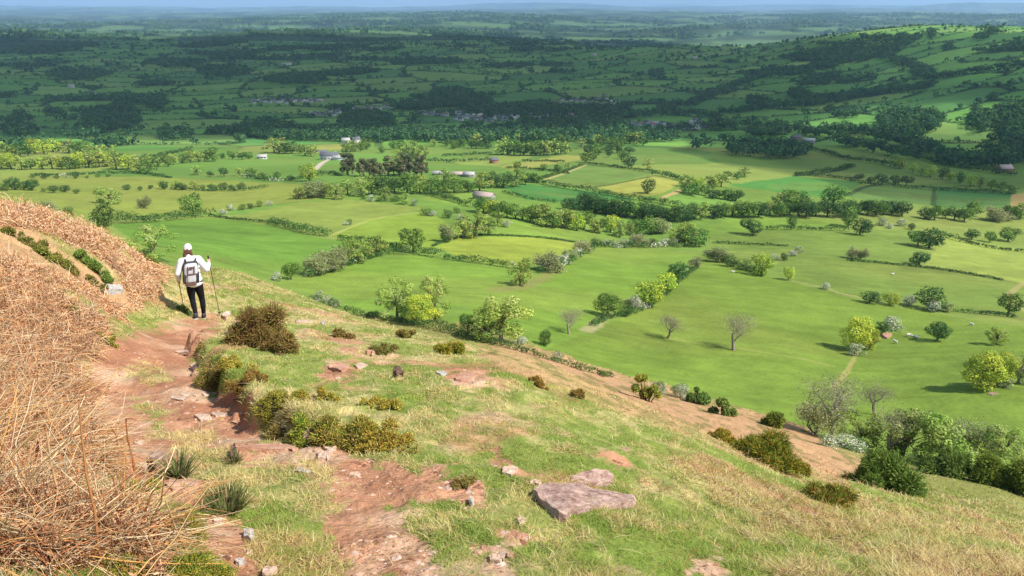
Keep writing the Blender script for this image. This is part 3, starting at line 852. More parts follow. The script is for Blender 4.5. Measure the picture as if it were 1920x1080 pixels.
# ---- trees standing on their own, traced from the photograph: kind, foot x, foot y, height in pixels, label, width
SOLO = [
 ('oak', 363, 405, 45, 'rounded tree beside the hedge above the walker, at the corner of the large field', 1.1),
 ('shrub', 196, 428, 50, 'big dark bush rising behind the bracken bank', 1.1),
 ('grey', 90, 404, 32, 'small grey green bush just behind the bracken crest', 1.0),
 ('shrub', 130, 410, 22, 'low bush between the bracken crest and the field', 1.4),
 ('ash', 206, 382, 34, 'airy tree alone in the olive field above the bracken', 1.25),
 ('grey', 271, 391, 28, 'thin grey tree in the olive field, right of the airy one', 0.8),
 ('ash', 290, 487, 58, 'loose grey green tree behind the bracken brow, beside the walker', 1.25),
 ('haw', 518, 527, 17, 'white hawthorn at the foot of the field, touching a small green tree', 1.5),
 ('oak', 546, 524, 40, 'small bright green tree beside a white hawthorn above the grassy brow', .95),
 ('haw', 598, 578, 32, 'wide white blossoming hawthorn on the brow beyond the dark heather bush', 1.0),
 ('haw', 626, 580, 28, 'white hawthorn, right half of the blossoming pair on the brow', 1.1),
 ('ash', 745, 598, 72, 'tall airy tree at the hill foot, left of the clump of three', 1.1),
 ('lime', 790, 606, 58, 'bright green dense tree in the middle of the hill foot clump', 1.2),
 ('ash', 815, 600, 78, 'tallest airy tree of the hill foot clump of three', .85),
 ('shrub', 876, 628, 40, 'dark bush leaning on the wide airy tree at the hill foot', 1.1),
 ('ash', 940, 642, 88, 'wide airy spring tree with many stems at the hill foot', 1.15),
 ('ash', 910, 640, 62, 'smaller airy tree overlapping the wide one at the hill foot', 1.0),
 ('haw', 978, 645, 16, 'small whitish bush at the fence below the wide airy tree', 1.6),
 ('shrub', 1020, 647, 30, 'round green bush standing out in the field by the hill foot fence', 1.1),
 ('bare', 1068, 627, 44, 'dead grey tree leaning on the field edge below the tree row', 1.0),
 ('haw', 1045, 678, 22, 'thin pale bush against the fence above the brown slope', .9),
 ('shrub', 1131, 707, 14, 'tiny dark bush at the field corner above the brown slope', 1.1),
 ('oak', 1138, 595, 46, 'round tree at the lower end of the slanting tree row', 1.2),
 ('shrub', 1172, 592, 20, 'low bush linking the round trees of the slanting row', 1.5),
 ('haw', 1192, 580, 26, 'white flecked bush midway along the slanting tree row', 1.2),
 ('lime', 1216, 574, 52, 'broad yellow green tree midway up the slanting row', 1.3),
 ('lime', 1248, 548, 40, 'yellow green tree upper middle of the slanting row', 1.3),
 ('dark', 1273, 522, 34, 'dark tree near the top end of the slanting row', 1.2),
 ('grey', 1305, 502, 24, 'greyish bush at the top end of the slanting row', 1.2),
 ('bare', 1252, 634, 52, 'bare grey tree alone in the big green field', 1.05),
 ('bare', 1376, 657, 68, 'taller bare tree alone in the big green field', .85),
 ('lime', 1603, 657, 72, 'yellow green tree beside the white hawthorn in the big field', 1.0),
 ('lime', 1630, 655, 42, 'lower yellow green tree tucked against the taller one', 1.0),
 ('haw', 1602, 667, 24, 'white hawthorn in front of the yellow green tree', 1.2),
 ('dark', 1650, 628, 30, 'dark bush beside the orange rock in the big field', 1.0),
 ('haw', 1674, 618, 32, 'cream flowering bush behind the orange rock', 1.1),
 ('dark', 1757, 639, 40, 'dark dense round tree alone right of the sheep', 1.1),
 ('ash', 1868, 646, 34, 'faint pale tree in the big field, above the right clump', 1.3),
 ('oak', 1890, 588, 42, 'lone spreading tree near the dirt track', 1.3),
 ('dark', 1630, 568, 26, 'dark bush starting the short row in the middle field', 1.4),
 ('lime', 1668, 572, 28, 'olive bush second in the short row in the middle field', 1.5),
 ('haw', 1703, 573, 24, 'white hawthorn within the short row in the middle field', 1.2),
 ('dark', 1740, 580, 48, 'largest dark tree of the short row in the middle field', 1.25),
 ('haw', 1746, 584, 26, 'white hawthorn in front of the largest dark tree', 1.1),
 ('grey', 1777, 584, 18, 'small grey bush ending the short row', 1.2),
 ('haw', 1548, 543, 16, 'small round white hawthorn alone on the old field bank', 1.0),
 ('lime', 1478, 525, 30, 'small yellow green tree alone on the old field bank', .8),
 ('lime', 1427, 517, 46, 'yellow green tree ending the blossoming hedge', 1.1),
 ('grey', 1343, 492, 34, 'pale grey green tree starting the blossoming hedge', 1.2),
 ('shrub', 1370, 500, 24, 'greyish bush within the blossoming hedge', 1.4),
 ('shrub', 1400, 507, 22, 'darker bush within the blossoming hedge', 1.4),
 ('haw', 1451, 487, 14, 'white bush on the upper bank, first of three', 1.2),
 ('shrub', 1470, 488, 15, 'dark low bush between white bushes on the upper bank', 1.2),
 ('haw', 1484, 480, 14, 'white bush on the upper bank, middle one', 1.3),
 ('haw', 1496, 475, 14, 'white bush at the tip of the upper bank', 1.1),
 ('grey', 1597, 484, 24, 'pale thin tree in the middle field, left of a pair', 1.0),
 ('grey', 1613, 487, 26, 'olive thin tree in the middle field, right of a pair', .9),
 ('dark', 1723, 497, 32, 'dark tree at the corner of the yellow field', 1.25),
 ('dark', 1742, 465, 44, 'big dark tree on the edge of the yellow field', 1.2),
 ('oak', 1720, 462, 34, 'green tree leaning against the big dark one by the yellow field', 1.2),
 ('dark', 1411, 441, 36, 'round dark tree standing alone below the long tree belt', 1.25),
 ('shrub', 1486, 424, 22, 'small bush with a bare limb on the low hedge', 1.1),
 ('dark', 1612, 440, 36, 'round dark tree at the end of the low hedge', 1.15),
 ('oak', 1590, 425, 40, 'green tree behind the round dark one by the low hedge', 1.1),
 ('haw', 1653, 423, 16, 'white bush below the belt, left of two', 1.2),
 ('haw', 1689, 424, 14, 'white bush below the belt, right of two', 1.2),
 ('dark', 1822, 449, 24, 'dark tree on the hedge right of the yellow field corner', 1.2),
 ('oak', 1855, 454, 22, 'round green tree on the hedge beyond the yellow field', 1.2),
 ('oak', 1890, 452, 28, 'wide bush by the hedge near the picture edge', 1.6),
 ('oak', 775, 473, 54, 'tall round tree above the flowering hedge', 1.0),
 ('haw', 760, 473, 15, 'white hawthorn at the foot of the tall round tree', 1.3),
 ('grey', 834, 453, 38, 'thin spring tree between the tall round tree and the clump', .9),
 ('shrub', 838, 454, 18, 'low dark bush under the thin spring tree', 1.3),
 ('ash', 868, 447, 40, 'left tree of the clump above the yellowish field', 1.1),
 ('ash', 893, 444, 50, 'tallest tree of the clump above the yellowish field', 1.1),
 ('ash', 915, 441, 34, 'right tree of the clump above the yellowish field', 1.1),
 ('ash', 985, 506, 26, 'small airy tree on the hedge corner between two fields', 1.1),
 ('ash', 975, 535, 42, 'airy tree standing by the wet patch in the field', 1.0),
 ('grey', 1028, 508, 36, 'grey green tree starting the upward slanting hedge', 1.3),
 ('oak', 1160, 437, 0, '', 1),
 ('dark', 1213, 362, 32, 'upright dark tree at the edge of the pale yellow field', .95),
 ('oak', 1562, 384, 38, 'large rounded tree between the dark green fields', 1.2),
 ('dark', 1178, 315, 27, 'round dark tree by the corner of the grass field', 1.1),
 ('ash', 1214, 318, 22, 'pale tree right of the round dark tree', 1.1),
 ('oak', 1098, 305, 20, 'round tree at the top corner of the grass field', 1.1),
 ('oak', 1112, 300, 18, 'second round tree at the top corner of the grass field', 1.1),
 ('dark', 1142, 295, 16, 'small dark tree above the grass field corner', 1.0),
 ('oak', 1165, 298, 18, 'wide tree above the round dark tree', 1.3),
 ('oak', 970, 317, 16, 'small round tree on the thin hedge between pale fields', 1.1),
 ('oak', 1019, 320, 13, 'bush on the thin hedge, left of two by the grass field', 1.3),
 ('oak', 1046, 322, 15, 'bush on the thin hedge, nearer the grass field', 1.2),
 ('ash', 1065, 318, 13, 'pale bush at the side of the grass field', 1.2),
 ('lime', 580, 340, 38, 'big yellow green tree right of the blossom trees', 1.1),
 ('oak', 717, 287, 14, 'round little tree in the upper meadow', 1.2),
 ('shrub', 800, 404, 14, 'dark bush beside a white hawthorn in the sloping pasture', 1.5),
 ('haw', 811, 405, 12, 'white hawthorn at the dark bush in the sloping pasture', 1.2),
 ('shrub', 840, 409, 16, 'round bush in the sloping pasture, below the barn hedge', 1.2),
 ('shrub', 857, 399, 12, 'tiny dark bush nearest the barn hedge', 1.2),
 ('haw', 863, 412, 11, 'pale tiny hawthorn in the sloping pasture', 1.2),
 ('ash', 933, 424, 28, 'tree with a white bush at the field corner below the belt', 1.1),
 ('haw', 950, 426, 14, 'white bush at the field corner below the belt', 1.2),
 ('haw', 648, 422, 9, 'white speck of hawthorn out in the sloping pasture', 1.4),
 ('shrub', 656, 421, 11, 'little dark bush beside the white speck of hawthorn', 1.2),
 ('lime', 1835, 728, 76, 'full light green tree of the right hand clump', 1.15),
 ('lime', 1868, 722, 70, 'yellow leaved tree behind the full light green one', .9),
 ('grey', 1908, 718, 66, 'tall twiggy tree at the picture edge of the right hand clump', .9),
 ('haw', 1880, 726, 22, 'pale bush under the right hand clump', 1.5),
]
for k, a, b, h, lab, wf in SOLO:
    if h: plant(k, a, b, h, lab, wf)

# ---- belts and rows of trees
belt('in the wood edge beyond the olive field', [(4,296),(60,290),(110,284),(160,288)], 11, 24, ['ash', 'oak', 'lime'])
belt('in the lit wood beside the olive field', [(5,316),(60,318),(130,317),(200,312),(250,322),(275,325)], 16, 26, ['ash', 'oak', 'lime', 'ash'])
belt('along the row of hedge trees above the lit wood', [(170,298),(215,300),(245,316)], 5, 20, ['oak', 'ash'])
belt('in the small wood above the curved hedge', [(268,308),(300,312),(345,308),(370,306),(402,302)], 10, 21, ['oak', 'ash'])
belt('beside the white cottage lane', [(415,297),(440,298),(470,298)], 4, 13, ['oak', 'dark'])
belt('in the clump left of the white farmhouse', [(512,288),(530,290),(550,289),(570,290),(586,293)], 7, 22, ['ash', 'oak'])
belt('along the blossom hedge of the olive field', [(372,330),(400,330),(425,332),(455,330),(480,332),(510,336),(545,338)], 8, 14, ['oak', 'haw', 'ash', 'dark'])
belt('along the dark bushes in the olive field', [(310,353),(340,354),(368,355),(400,356),(425,357),(452,356)], 9, 15, ['shrub', 'dark', 'ash'])
belt('in the bush row at the picture edge', [(0,358),(20,357),(40,358),(58,357)], 5, 20, ['shrub', 'dark'])
belt('in the scattered bushes below the bush row', [(82,361),(113,361),(142,362)], 4, 14, ['shrub', 'dark'])
belt('along the thin bush line of the olive field', [(65,334),(95,337),(130,335),(165,333),(203,331)], 8, 11, ['dark', 'haw', 'shrub'])
belt('among the single bushes of the olive field', [(240,357),(265,359),(284,356)], 3, 9, ['dark'])
belt('on the hedge bank above the large field', [(418,400),(440,394),(460,391),(482,388),(506,385)], 6, 17, ['shrub', 'haw', 'oak'])
belt('in the bare wooded corner of the sloping pasture', [(560,372),(585,372),(608,371),(628,372)], 5, 26, ['ash', 'grey', 'ash'])
belt('in the dark pine clump', [(652,328),(672,330),(692,331),(712,332),(732,331),(752,332),(772,331),(792,332)], 14, 32, ['pine'], jit=9)
belt('in the tall tree belt below the pines', [(652,366),(690,366),(718,364),(745,362),(778,362),(806,362),(838,361),(862,360),(888,358),(914,355),(942,352),(965,352)], 15, 32, ['oak', 'oak', 'ash', 'dark'])
belt('in the shrubs at the foot of the tall belt', [(680,375),(708,376),(730,378),(755,380),(780,385)], 6, 20, ['haw', 'shrub', 'ash'])
belt('where the tall belt meets the green field', [(985,346),(995,344),(1008,342)], 3, 18, ['oak', 'dark'])
belt('in the upper meadow hedge', [(735,280),(752,281),(770,281),(788,282)], 5, 15, ['oak', 'ash'])
belt('around the meadow above the pines', [(745,300),(762,299),(780,298),(800,294)], 5, 18, ['oak', 'ash'])
belt('in the clump by the shaded edge of the meadow', [(648,288),(660,285),(674,284),(684,280)], 5, 17, ['oak', 'ash'])
belt('in the upper grove over the striped meadow', [(850,278),(866,277),(882,277),(898,278),(914,278)], 7, 15, ['dark', 'oak'])
belt('along the sunlit fringe of the shade', [(815,276),(825,276),(910,268),(930,266),(960,268),(985,266),(1010,264),(1030,266),(1050,268)], 10, 15, ['oak', 'ash'])
belt('in the pale wood over the striped fields', [(940,291),(957,291),(975,292),(992,291),(1010,290),(1028,290),(1046,289),(1062,288)], 12, 23, ['ash', 'oak'])
belt('in the lit oak group below the village', [(1092,278),(1108,276),(1124,274),(1140,272),(1158,272),(1174,272),(1192,270),(1204,272)], 10, 20, ['oak', 'ash', 'dark'])
belt('behind the corner of the grass field', [(1100,288),(1122,290),(1150,287),(1180,286)], 5, 18, ['oak', 'dark'])
belt('in the belt below the barn', [(908,398),(926,402),(946,406),(966,410),(986,414),(1006,420),(1028,424),(1050,428),(1072,430),(1096,432),(1118,436),(1142,438)], 17, 32, ['oak', 'lime', 'oak', 'ash'])
belt('at the lower end of the barn belt', [(1164,443),(1190,442),(1215,440),(1238,436)], 5, 34, ['oak', 'ash', 'grey'])
belt('in the dark wood strip above the barn belt', [(1064,395),(1084,394),(1104,395),(1124,400),(1144,402),(1164,406),(1186,408),(1208,410),(1232,412),(1248,414)], 14, 31, ['dark', 'oak', 'dark'])
belt('in the long belt right of the barn', [(1262,416),(1285,414),(1310,410),(1335,408),(1362,407),(1390,407),(1418,406),(1445,405),(1470,404),(1500,405),(1525,405),(1550,405)], 17, 30, ['oak', 'oak', 'dark', 'ash'])
belt('on the tall knot of the long belt', [(1462,392),(1476,390),(1488,392)], 3, 34, ['oak', 'ash'])
belt('in the belt beneath the dark green fields', [(1582,408),(1604,402),(1625,402),(1646,403),(1666,402),(1688,404)], 8, 28, ['dark', 'oak', 'dark'])
belt('in the group at the right end of the belts', [(1735,412),(1756,411),(1780,410),(1802,416),(1824,406)], 6, 27, ['dark', 'oak'])
belt('beside the tan field corner', [(1860,412),(1878,412),(1895,414),(1912,410)], 4, 26, ['grey', 'oak'])
belt('along the hedge below the grass field', [(1290,350),(1310,352),(1335,353),(1352,352)], 6, 21, ['ash', 'oak', 'lime'])
belt('above the pale field gap', [(1350,340),(1368,338),(1385,334),(1395,333)], 4, 18, ['ash', 'oak'])
belt('in the dense hedge below the pale yellow field', [(1282,362),(1305,366),(1330,370),(1355,374),(1378,376)], 8, 20, ['oak', 'dark', 'oak'])
belt('in the row of trees between the dark fields', [(1610,340),(1635,345),(1655,346),(1678,347),(1700,346)], 5, 17, ['dark'])
belt('in the cluster above the blossoming hedge', [(1270,458),(1290,460),(1305,462)], 4, 34, ['oak', 'ash', 'lime'])
belt('in the white hawthorn bunch at the field top', [(1120,460),(1140,462),(1165,463),(1195,463),(1225,460),(1245,460),(1262,460)], 9, 22, ['haw', 'shrub', 'haw', 'grey'])
belt('along the slanting hedge above the wet patch', [(1050,500),(1062,492),(1075,485),(1090,478),(1105,470)], 6, 24, ['shrub', 'grey', 'haw'])
belt('in the airy shrubs left of the flowering hedge', [(590,516),(612,508),(634,502),(658,494),(680,486),(704,480)], 8, 34, ['ash', 'ash', 'grey'])
belt('in the belt curving past the tan field', [(1690,318),(1715,324),(1745,332),(1775,338),(1805,344),(1835,350),(1865,356),(1895,364)], 12, 19, ['oak', 'ash', 'lime'])
belt('along the bank of white bushes', [(1630,430),(1700,428),(1712,432)], 3, 14, ['dark', 'haw'])
print('TREES', NT[0])

# ------------------------------------------------------------------ hedges (each a thing)
def hedge(label, pts, h, white=0.0, tmin=60, pal=None, gap=0.0):
    P = np.array([at(a, b, tmin=tmin)[0] for a, b in smooth_poly(pts, 3)])
    seg = np.r_[0, np.cumsum(np.linalg.norm(P[1:, :2] - P[:-1, :2], axis=1))]
    Ltot = seg[-1]
    m = max(4, int(Ltot / (h * 0.55)))
    s = np.linspace(0, Ltot, m) + rng.uniform(-.2, .2, m) * h
    x = np.interp(s, seg, P[:, 0]); y = np.interp(s, seg, P[:, 1]); z = np.interp(s, seg, P[:, 2])
    hh = h * (0.55 + 0.75 * vnoise(s / (h * 2.6), s * 0, int(rng.integers(0, 50)))) * rng.uniform(0.85, 1.15, m)
    if gap: 
        keep = vnoise(s / (h * 3), s * 0 + 5, int(rng.integers(0, 50))) > gap
        x, y, z, hh = x[keep], y[keep], z[keep], hh[keep]
    x += rng.normal(size=len(x)) * h * 0.12; y += rng.normal(size=len(x)) * h * 0.12
    lumps = np.stack([x, y, z + hh * 0.45, hh * rng.uniform(0.5, 0.8, len(x)), hh * 0.58], 1)
    D = np.hypot(*P.mean(0)[:2])
    ls = float(np.clip(D / 740 * 1.3, 0.22, 1.6))
    npl = int(np.clip(2.2 * (h / ls) ** 2, 14, 90))
    P_, N_, idx = fill_lumps_fast(lumps, npl)
    V, Fq = quads(P_, N_, ls)
    cc = leafcol(len(P_), pal or PAL['shrub'] + PAL['dark'], idx, len(lumps))
    if white:
        bl = (vnoise(lumps[:, 0] / 9, lumps[:, 1] / 9, 7) > 1 - white * .75)[idx] & (rng.random(len(P_)) < 0.6)
        cc = np.where(np.repeat(bl, 4)[:, None], leafcol(len(P_), BLOSSOM), cc)
    G = Geo(); G.add(V, Fq, cc)
    o = G.obj('hedge', [M_LEAF2])
    tag(o, label, 'hedge', 'field hedges')
    return o


def fill_lumps_fast(lumps, per):
    n_ = len(lumps) * per
    idx = np.repeat(np.arange(len(lumps)), per)
    d = rng.normal(size=(n_, 3)); d[:, 2] = np.abs(d[:, 2]) * 0.9 - 0.35 * rng.random(n_); d /= np.linalg.norm(d, axis=1, keepdims=True)
    R = lumps[idx][:, [3, 3, 4]]
    P = lumps[idx, :3] + d * R * rng.uniform(0.7, 1.1, n_)[:, None]
    return P, d * 0.75 + rng.normal(size=d.shape) * 0.28 + np.array([0, 0, .2]), idx


HEDGES = [
 ('dark hedge with white blossom along the top of the large field', [(212,420),(250,418),(300,415),(345,410),(392,406)], 4.2, .3),
 ('low broken hedge running down the right side of the large field', [(396,406),(440,412),(480,416),(512,420)], 1.3, 0),
 ('thicker dark hedge ending in white blossom', [(512,421),(540,428),(575,437),(612,443)], 3.4, .18),
 ('dark clipped hedge above the middle field', [(640,450),(665,454),(700,459),(735,464),(755,472)], 2.6, 0),
 ('hedge running from the tall round tree to the blossom', [(775,475),(800,480),(826,484)], 2.8, 0),
 ('flowering hedge along the foot of the yellowish field', [(835,486),(870,490),(905,495),(935,499),(958,503)], 2.4, .42),
 ('airy bank of shrubs below the middle field', [(575,520),(610,512),(645,500),(690,486),(730,477),(760,477)], 2.6, .1),
 ('hedge slanting up beside the wet field', [(1010,512),(1040,506),(1060,496),(1080,484),(1100,472),(1115,464)], 2.2, .25),
 ('hedge of white bushes across the top of the wet field', [(1118,463),(1160,464),(1200,465),(1250,463),(1290,464),(1320,462)], 2.6, .38),
 ('broken bushes on the lower blossoming hedge line', [(1325,478),(1350,490),(1385,501),(1425,514)], 2.2, .3),
 ('thin scattered bushes on the upper bank', [(1340,456),(1380,458),(1430,460),(1475,462)], 1.2, .3),
 ('low hedge between round dark trees', [(1436,430),(1470,431),(1510,431),(1550,432),(1590,434)], 2.2, .15),
 ('dark hedge line down to the barn from the pines', [(802,366),(830,372),(858,380),(884,388)], 3.0, 0),
 ('long straight hedge over the dark green field', [(988,340),(1030,348),(1080,357),(1130,365),(1180,373),(1225,379),(1270,388)], 3.6, 0),
 ('dark hedge top edge of the pale yellow field', [(1222,328),(1250,332),(1278,340)], 4.5, 0),
 ('thin hedge under the dark green field', [(945,362),(985,372),(1030,379),(1045,380)], 2.0, 0),
 ('hedge beside the striped meadow, lower one', [(800,304),(840,305),(880,303),(918,301)], 4.0, 0),
 ('hedge beside the striped meadow, upper one', [(830,293),(860,292),(890,290),(920,288)], 3.0, 0),
 ('thin hedge between the pale field and the grove', [(980,304),(1020,303),(1058,305)], 2.4, 0),
 ('thin hedge from the dark tree to the grass field', [(950,316),(1000,318),(1040,322),(1065,326)], 2.2, 0),
 ('hedge climbing the left side of the grass field', [(1012,337),(1040,328),(1070,318),(1095,309)], 2.0, 0),
 ('hedge on top of the grass field below the round dark tree', [(1100,307),(1140,312),(1180,317),(1228,324)], 2.4, 0),
 ('dark hedge between shaded and lit green fields', [(1490,329),(1530,326),(1570,320),(1600,312)], 4.0, 0),
 ('hedge between the shaded green fields', [(1492,328),(1545,332),(1590,337),(1600,340)], 3.4, 0),
 ('hedge under the row of trees between the dark fields', [(1610,346),(1660,350),(1720,354),(1780,358),(1850,362),(1896,366)], 3.4, 0),
 ('hedge over the yellow field running to the picture edge', [(1775,446),(1810,455),(1850,464),(1890,470),(1930,474)], 2.4, .15),
 ('thin dark hedge bounding the yellow field below', [(1590,489),(1650,494),(1730,502),(1800,512),(1880,526)], 1.0, 0),
 ('low dark bushes along the old bank at the far right', [(1790,584),(1830,588),(1870,592),(1905,596)], 1.2, 0),
 ('curved hedge beyond the lit wood', [(250,302),(290,296),(325,288),(360,280)], 4.0, .1),
 ('hedge above the olive field, speckled with blossom', [(60,330),(120,330),(190,326),(260,326),(320,334)], 2.2, .2),
 ('hedge under the lit wood by the olive field', [(325,355),(380,358),(450,358),(500,352)], 2.0, 0, ),
 ('blossom hedge between olive field and farm lane', [(460,334),(520,340),(560,336),(610,328),(640,330)], 3.0, .5),
 ('thick hedge along the foot of the hill', [(642,586),(690,594),(740,603),(790,612),(850,625)], 1.6, 0),
 ('ragged hedge along the hill foot past the airy tree', [(850,628),(900,640),(950,652),(1000,666)], 1.3, 0),
 ('dark hedge on the field edge below the brown slope', [(1004,668),(1060,684),(1110,700),(1150,708)], .9, 0),
 ('hedge bank up the slanting tree row', [(1112,612),(1140,598),(1175,592),(1210,578),(1245,555),(1280,522),(1310,500)], 1.4, .2),
 ('thin wall of bushes over the yellowish field', [(812,462),(850,448),(900,442),(960,443),(1020,447),(1085,456),(1112,460)], .8, .2),
 ('shaded hedge along the valley below the right hill', [(1480,275),(1540,285),(1590,300),(1640,306),(1690,316)], 5.0, 0),
 ('hedge winding through the shaded right fields', [(1560,255),(1620,268),(1680,285),(1740,302),(1800,315),(1900,330)], 5.0, 0),
]
for h_ in HEDGES:
    hedge(*h_)

# ------------------------------------------------------------------ far hedgerow trees and woods: uncountable, one mass
COPSES = [(212, 226, 55, 20), (290, 197, 26, 11), (235, 190, 26, 11), (40, 250, 30, 8), (165, 250, 26, 10), (505, 246, 30, 13), (540, 252, 30, 8), (690, 235, 50, 22), (700, 250, 40, 10), (330, 258, 30, 6),
          (1700, 236, 58, 26), (1836, 234, 20, 24), (1905, 262, 30, 34), (1440, 250, 40, 10), (1120, 245, 60, 10), (1500, 180, 40, 16), (1420, 195, 40, 14), (1360, 172, 36, 12), (1590, 215, 24, 8),
          (1010, 205, 40, 12), (850, 180, 36, 12), (1230, 140, 26, 10), (560, 150, 60, 9), (420, 135, 50, 10), (150, 140, 60, 10), (330, 120, 60, 8), (1460, 290, 50, 12), (1400, 285, 36, 10), (1885, 305, 30, 14),
          (1560, 100, 30, 6), (1690, 70, 20, 8), (1745, 66, 14, 14), (1490, 62, 60, 5), (1640, 72, 60, 5), (1840, 72, 24, 9), (1860, 62, 18, 8)]
BELTS_FAR = [[(1365,214),(1450,205),(1550,195),(1650,170),(1720,152),(1800,142),(1930,122)], [(1280,242),(1400,240),(1480,246),(1540,258)],
             [(1560,246),(1650,256),(1720,280),(1780,300),(1930,334)], [(1480,66),(1580,46),(1700,42),(1800,44),(1930,46)],
             [(0,262),(120,256),(250,258),(420,258),(560,260),(640,250),(760,254),(900,250),(1060,252),(1200,246),(1290,248)],
             [(1540,84),(1620,84),(1700,74)], [(1290,200),(1380,160),(1480,130)], [(1050,240),(1150,226),(1260,216),(1340,222)], [(700,84),(900,88),(1100,84),(1290,78)], [(0,66),(200,60),(480,66),(640,70)],
             [(1590,275),(1660,290),(1740,306),(1850,322)], [(1660,108),(1720,130),(1740,150)]]
bw = [np.array([at(a, b, tmin=500)[0][:2] for a, b in smooth_poly(p, 3)]) for p in BELTS_FAR]


def sample_sector(t0, t1, dens):
    a0 = 0.70
    n_ = int(a0 * (t1 * t1 - t0 * t0) * dens)
    r = np.sqrt(rng.uniform(t0 * t0, t1 * t1, n_)); a = rng.uniform(-a0, a0, n_)
    return np.sin(a) * r, np.cos(a) * r


def far_mask(x, y, wood=True):
    z = height(x, y)
    p_, q_, d_ = proj(x, y, z)
    m = woodness(x, y) > np.where((p_ > 1000) & (q_ < 215), .73, .665)
    for a, b, rx, ry in COPSES:
        if a > 1150 and b < 200: rx, ry = rx * .55, ry * .6
        nn = (vnoise(x / 40, y / 40, 15) - 0.5) * 0.6
        m |= (((p_ - a) / rx) ** 2 + ((q_ - b) / ry) ** 2 + nn) < 1
    for ib, P_ in enumerate(bw):
        d = seg_dist(x, y, P_)[0]
        if ib == 4: d = d + 9 + 26 * (vnoise(x / 35, y / 35, 19) > .45)
        m |= d < 5 + 18 * vnoise(x / 60, y / 60, 17)
    return m, p_, q_, z


VILL = [(470,600,186,195,22), (585,640,209,219,9), (660,740,200,207,10), (785,870,212,219,14), (850,1090,217,229,42), (1030,1160,180,202,26), (1165,1330,228,241,16)]
FARPAL = [alb(70, 110, 68), alb(84, 124, 72), alb(62, 98, 64), alb(94, 128, 74)]
for nm, lab, t0, t1, dens, nq, sz in (('near_woodland', 'dark woods and hedgerow trees of the shaded valley behind the sunlit fields', 800, 1900, 1 / 26, 24, 3.3),
                                     ('woodland', 'dark woods on the far slopes of the shaded valley', 1900, 3000, 1 / 36, 15, 4.6),
                                     ('far_woodland', 'dark woods along the top of the shaded ridge', 3000, 5200, 1 / 130, 10, 8.0),
                                     ('distant_woodland', 'small dark woods and tree lines of the sunlit plain beyond the ridge', 5200, 13000, 1 / 5200, 9, 22.0)):
    x, y = sample_sector(t0, t1, dens)
    m, pp, qq, z = far_mask(x, y)
    ed_ = cells(x, y)[1]
    if t0 > 5000:
        m = fbm(x / 420, y / 330, 5, 88) < .46
    onh = (t0 < 5000) & (ed_ < (2.4 if t0 < 2500 else 3.6))
    tr = m & (rng.random(len(x)) < (.45 if t0 < 5000 else .9))
    for a0_, a1_, b0_, b1_, _ in VILL:
        tr &= ~((pp > a0_) & (pp < a1_) & (qq > b0_) & (qq < b1_ + 2) & (rng.random(len(x)) < 0.8))
    keep = (tr | onh) & (np.abs(pp - 960) < 1250)
    keep &= (np.hypot(x, y) > 960) | ((pp > 1300) & tr)
    keep &= ~((pp > 1340) & (qq > 300) & (qq < 400) & (pp < 1760))
    x, y, z, tr = x[keep], y[keep], z[keep], tr[keep]
    hgt = np.where(tr, rng.uniform(8, 16, len(x)), np.where(rng.random(len(x)) < 0.13, rng.uniform(7, 12, len(x)), rng.uniform(2.2, 4.2, len(x)))) * (1.0 if t0 < 2500 else 1.15 if t0 < 5000 else 1.5)
    rad = np.where(hgt > 5, hgt * rng.uniform(0.38, 0.55, len(x)), hgt * 0.9) * (1 if t0 < 5000 else 2.4)
    nql = np.where(hgt > 5, nq, max(5, nq // 3)).astype(int)
    idx = np.repeat(np.arange(len(x)), nql)
    d = rng.normal(size=(len(idx), 3)); d[:, 2] = np.abs(d[:, 2]) - 0.25; d /= np.linalg.norm(d, axis=1, keepdims=True)
    cz = hgt * 0.5
    P = np.stack([x[idx], y[idx], z[idx] + cz[idx]], 1) + d * np.stack([rad[idx], rad[idx], cz[idx]], 1) * rng.uniform(0.75, 1.1, len(idx))[:, None]
    s = np.where(hgt > 5, sz, sz * 0.62)[idx]
    V, Fq = quads(P, d + rng.normal(size=d.shape) * 0.25, s)
    ck = np.array(FARPAL)[rng.integers(0, 4, len(x))][idx] * (0.8 + 0.4 * rng.random(len(idx)))[:, None] * 1.25
    o = obj_np(nm, V, Fq, cols=np.repeat(ck, 4, 0), mats=[M_LEAF2])
    tag(o, lab, 'woodland', kind='stuff')
    print(nm, len(x), len(Fq))

# ------------------------------------------------------------------ buildings
M_WALLS = {}
def plain(name, rgb, rough=0.8):
    m, nt, b = mat(name)
    n_ = nt.nodes.new('ShaderNodeTexNoise'); n_.inputs['Scale'].default_value = 3.0; n_.inputs['Detail'].default_value = 4
    rp = nt.nodes.new('ShaderNodeMapRange'); rp.inputs[3].default_value = 0.8; rp.inputs[4].default_value = 1.15
    g = nt.nodes.new('ShaderNodeTexCoord'); nt.links.new(g.outputs['Object'], n_.inputs['Vector'])
    nt.links.new(n_.outputs['Fac'], rp.inputs[0])
    v = nt.nodes.new('ShaderNodeVectorMath'); v.operation = 'SCALE'; v.inputs[0].default_value = tuple(rgb)
    nt.links.new(rp.outputs[0], v.inputs['Scale']); nt.links.new(v.outputs[0], b.inputs['Base Color'])
    b.inputs['Roughness'].default_value = rough
    return m


M_WHITE = plain('limewash', (0.60, 0.585, 0.55)); M_STONEW = plain('stone_wall', (0.36, 0.32, 0.28)); M_SLATE = plain('slate', (0.13, 0.135, 0.15))
M_TILE = plain('tile', (0.24, 0.15, 0.12)); M_TIN = plain('pale_sheeting', (0.46, 0.35, 0.31)); M_BRICK = plain('brick', (0.34, 0.17, 0.12)); M_GLASS = plain('window_glass', (0.03, 0.035, 0.04), 0.15)
M_PALEROOF = plain('pale_roof', (0.45, 0.43, 0.41))


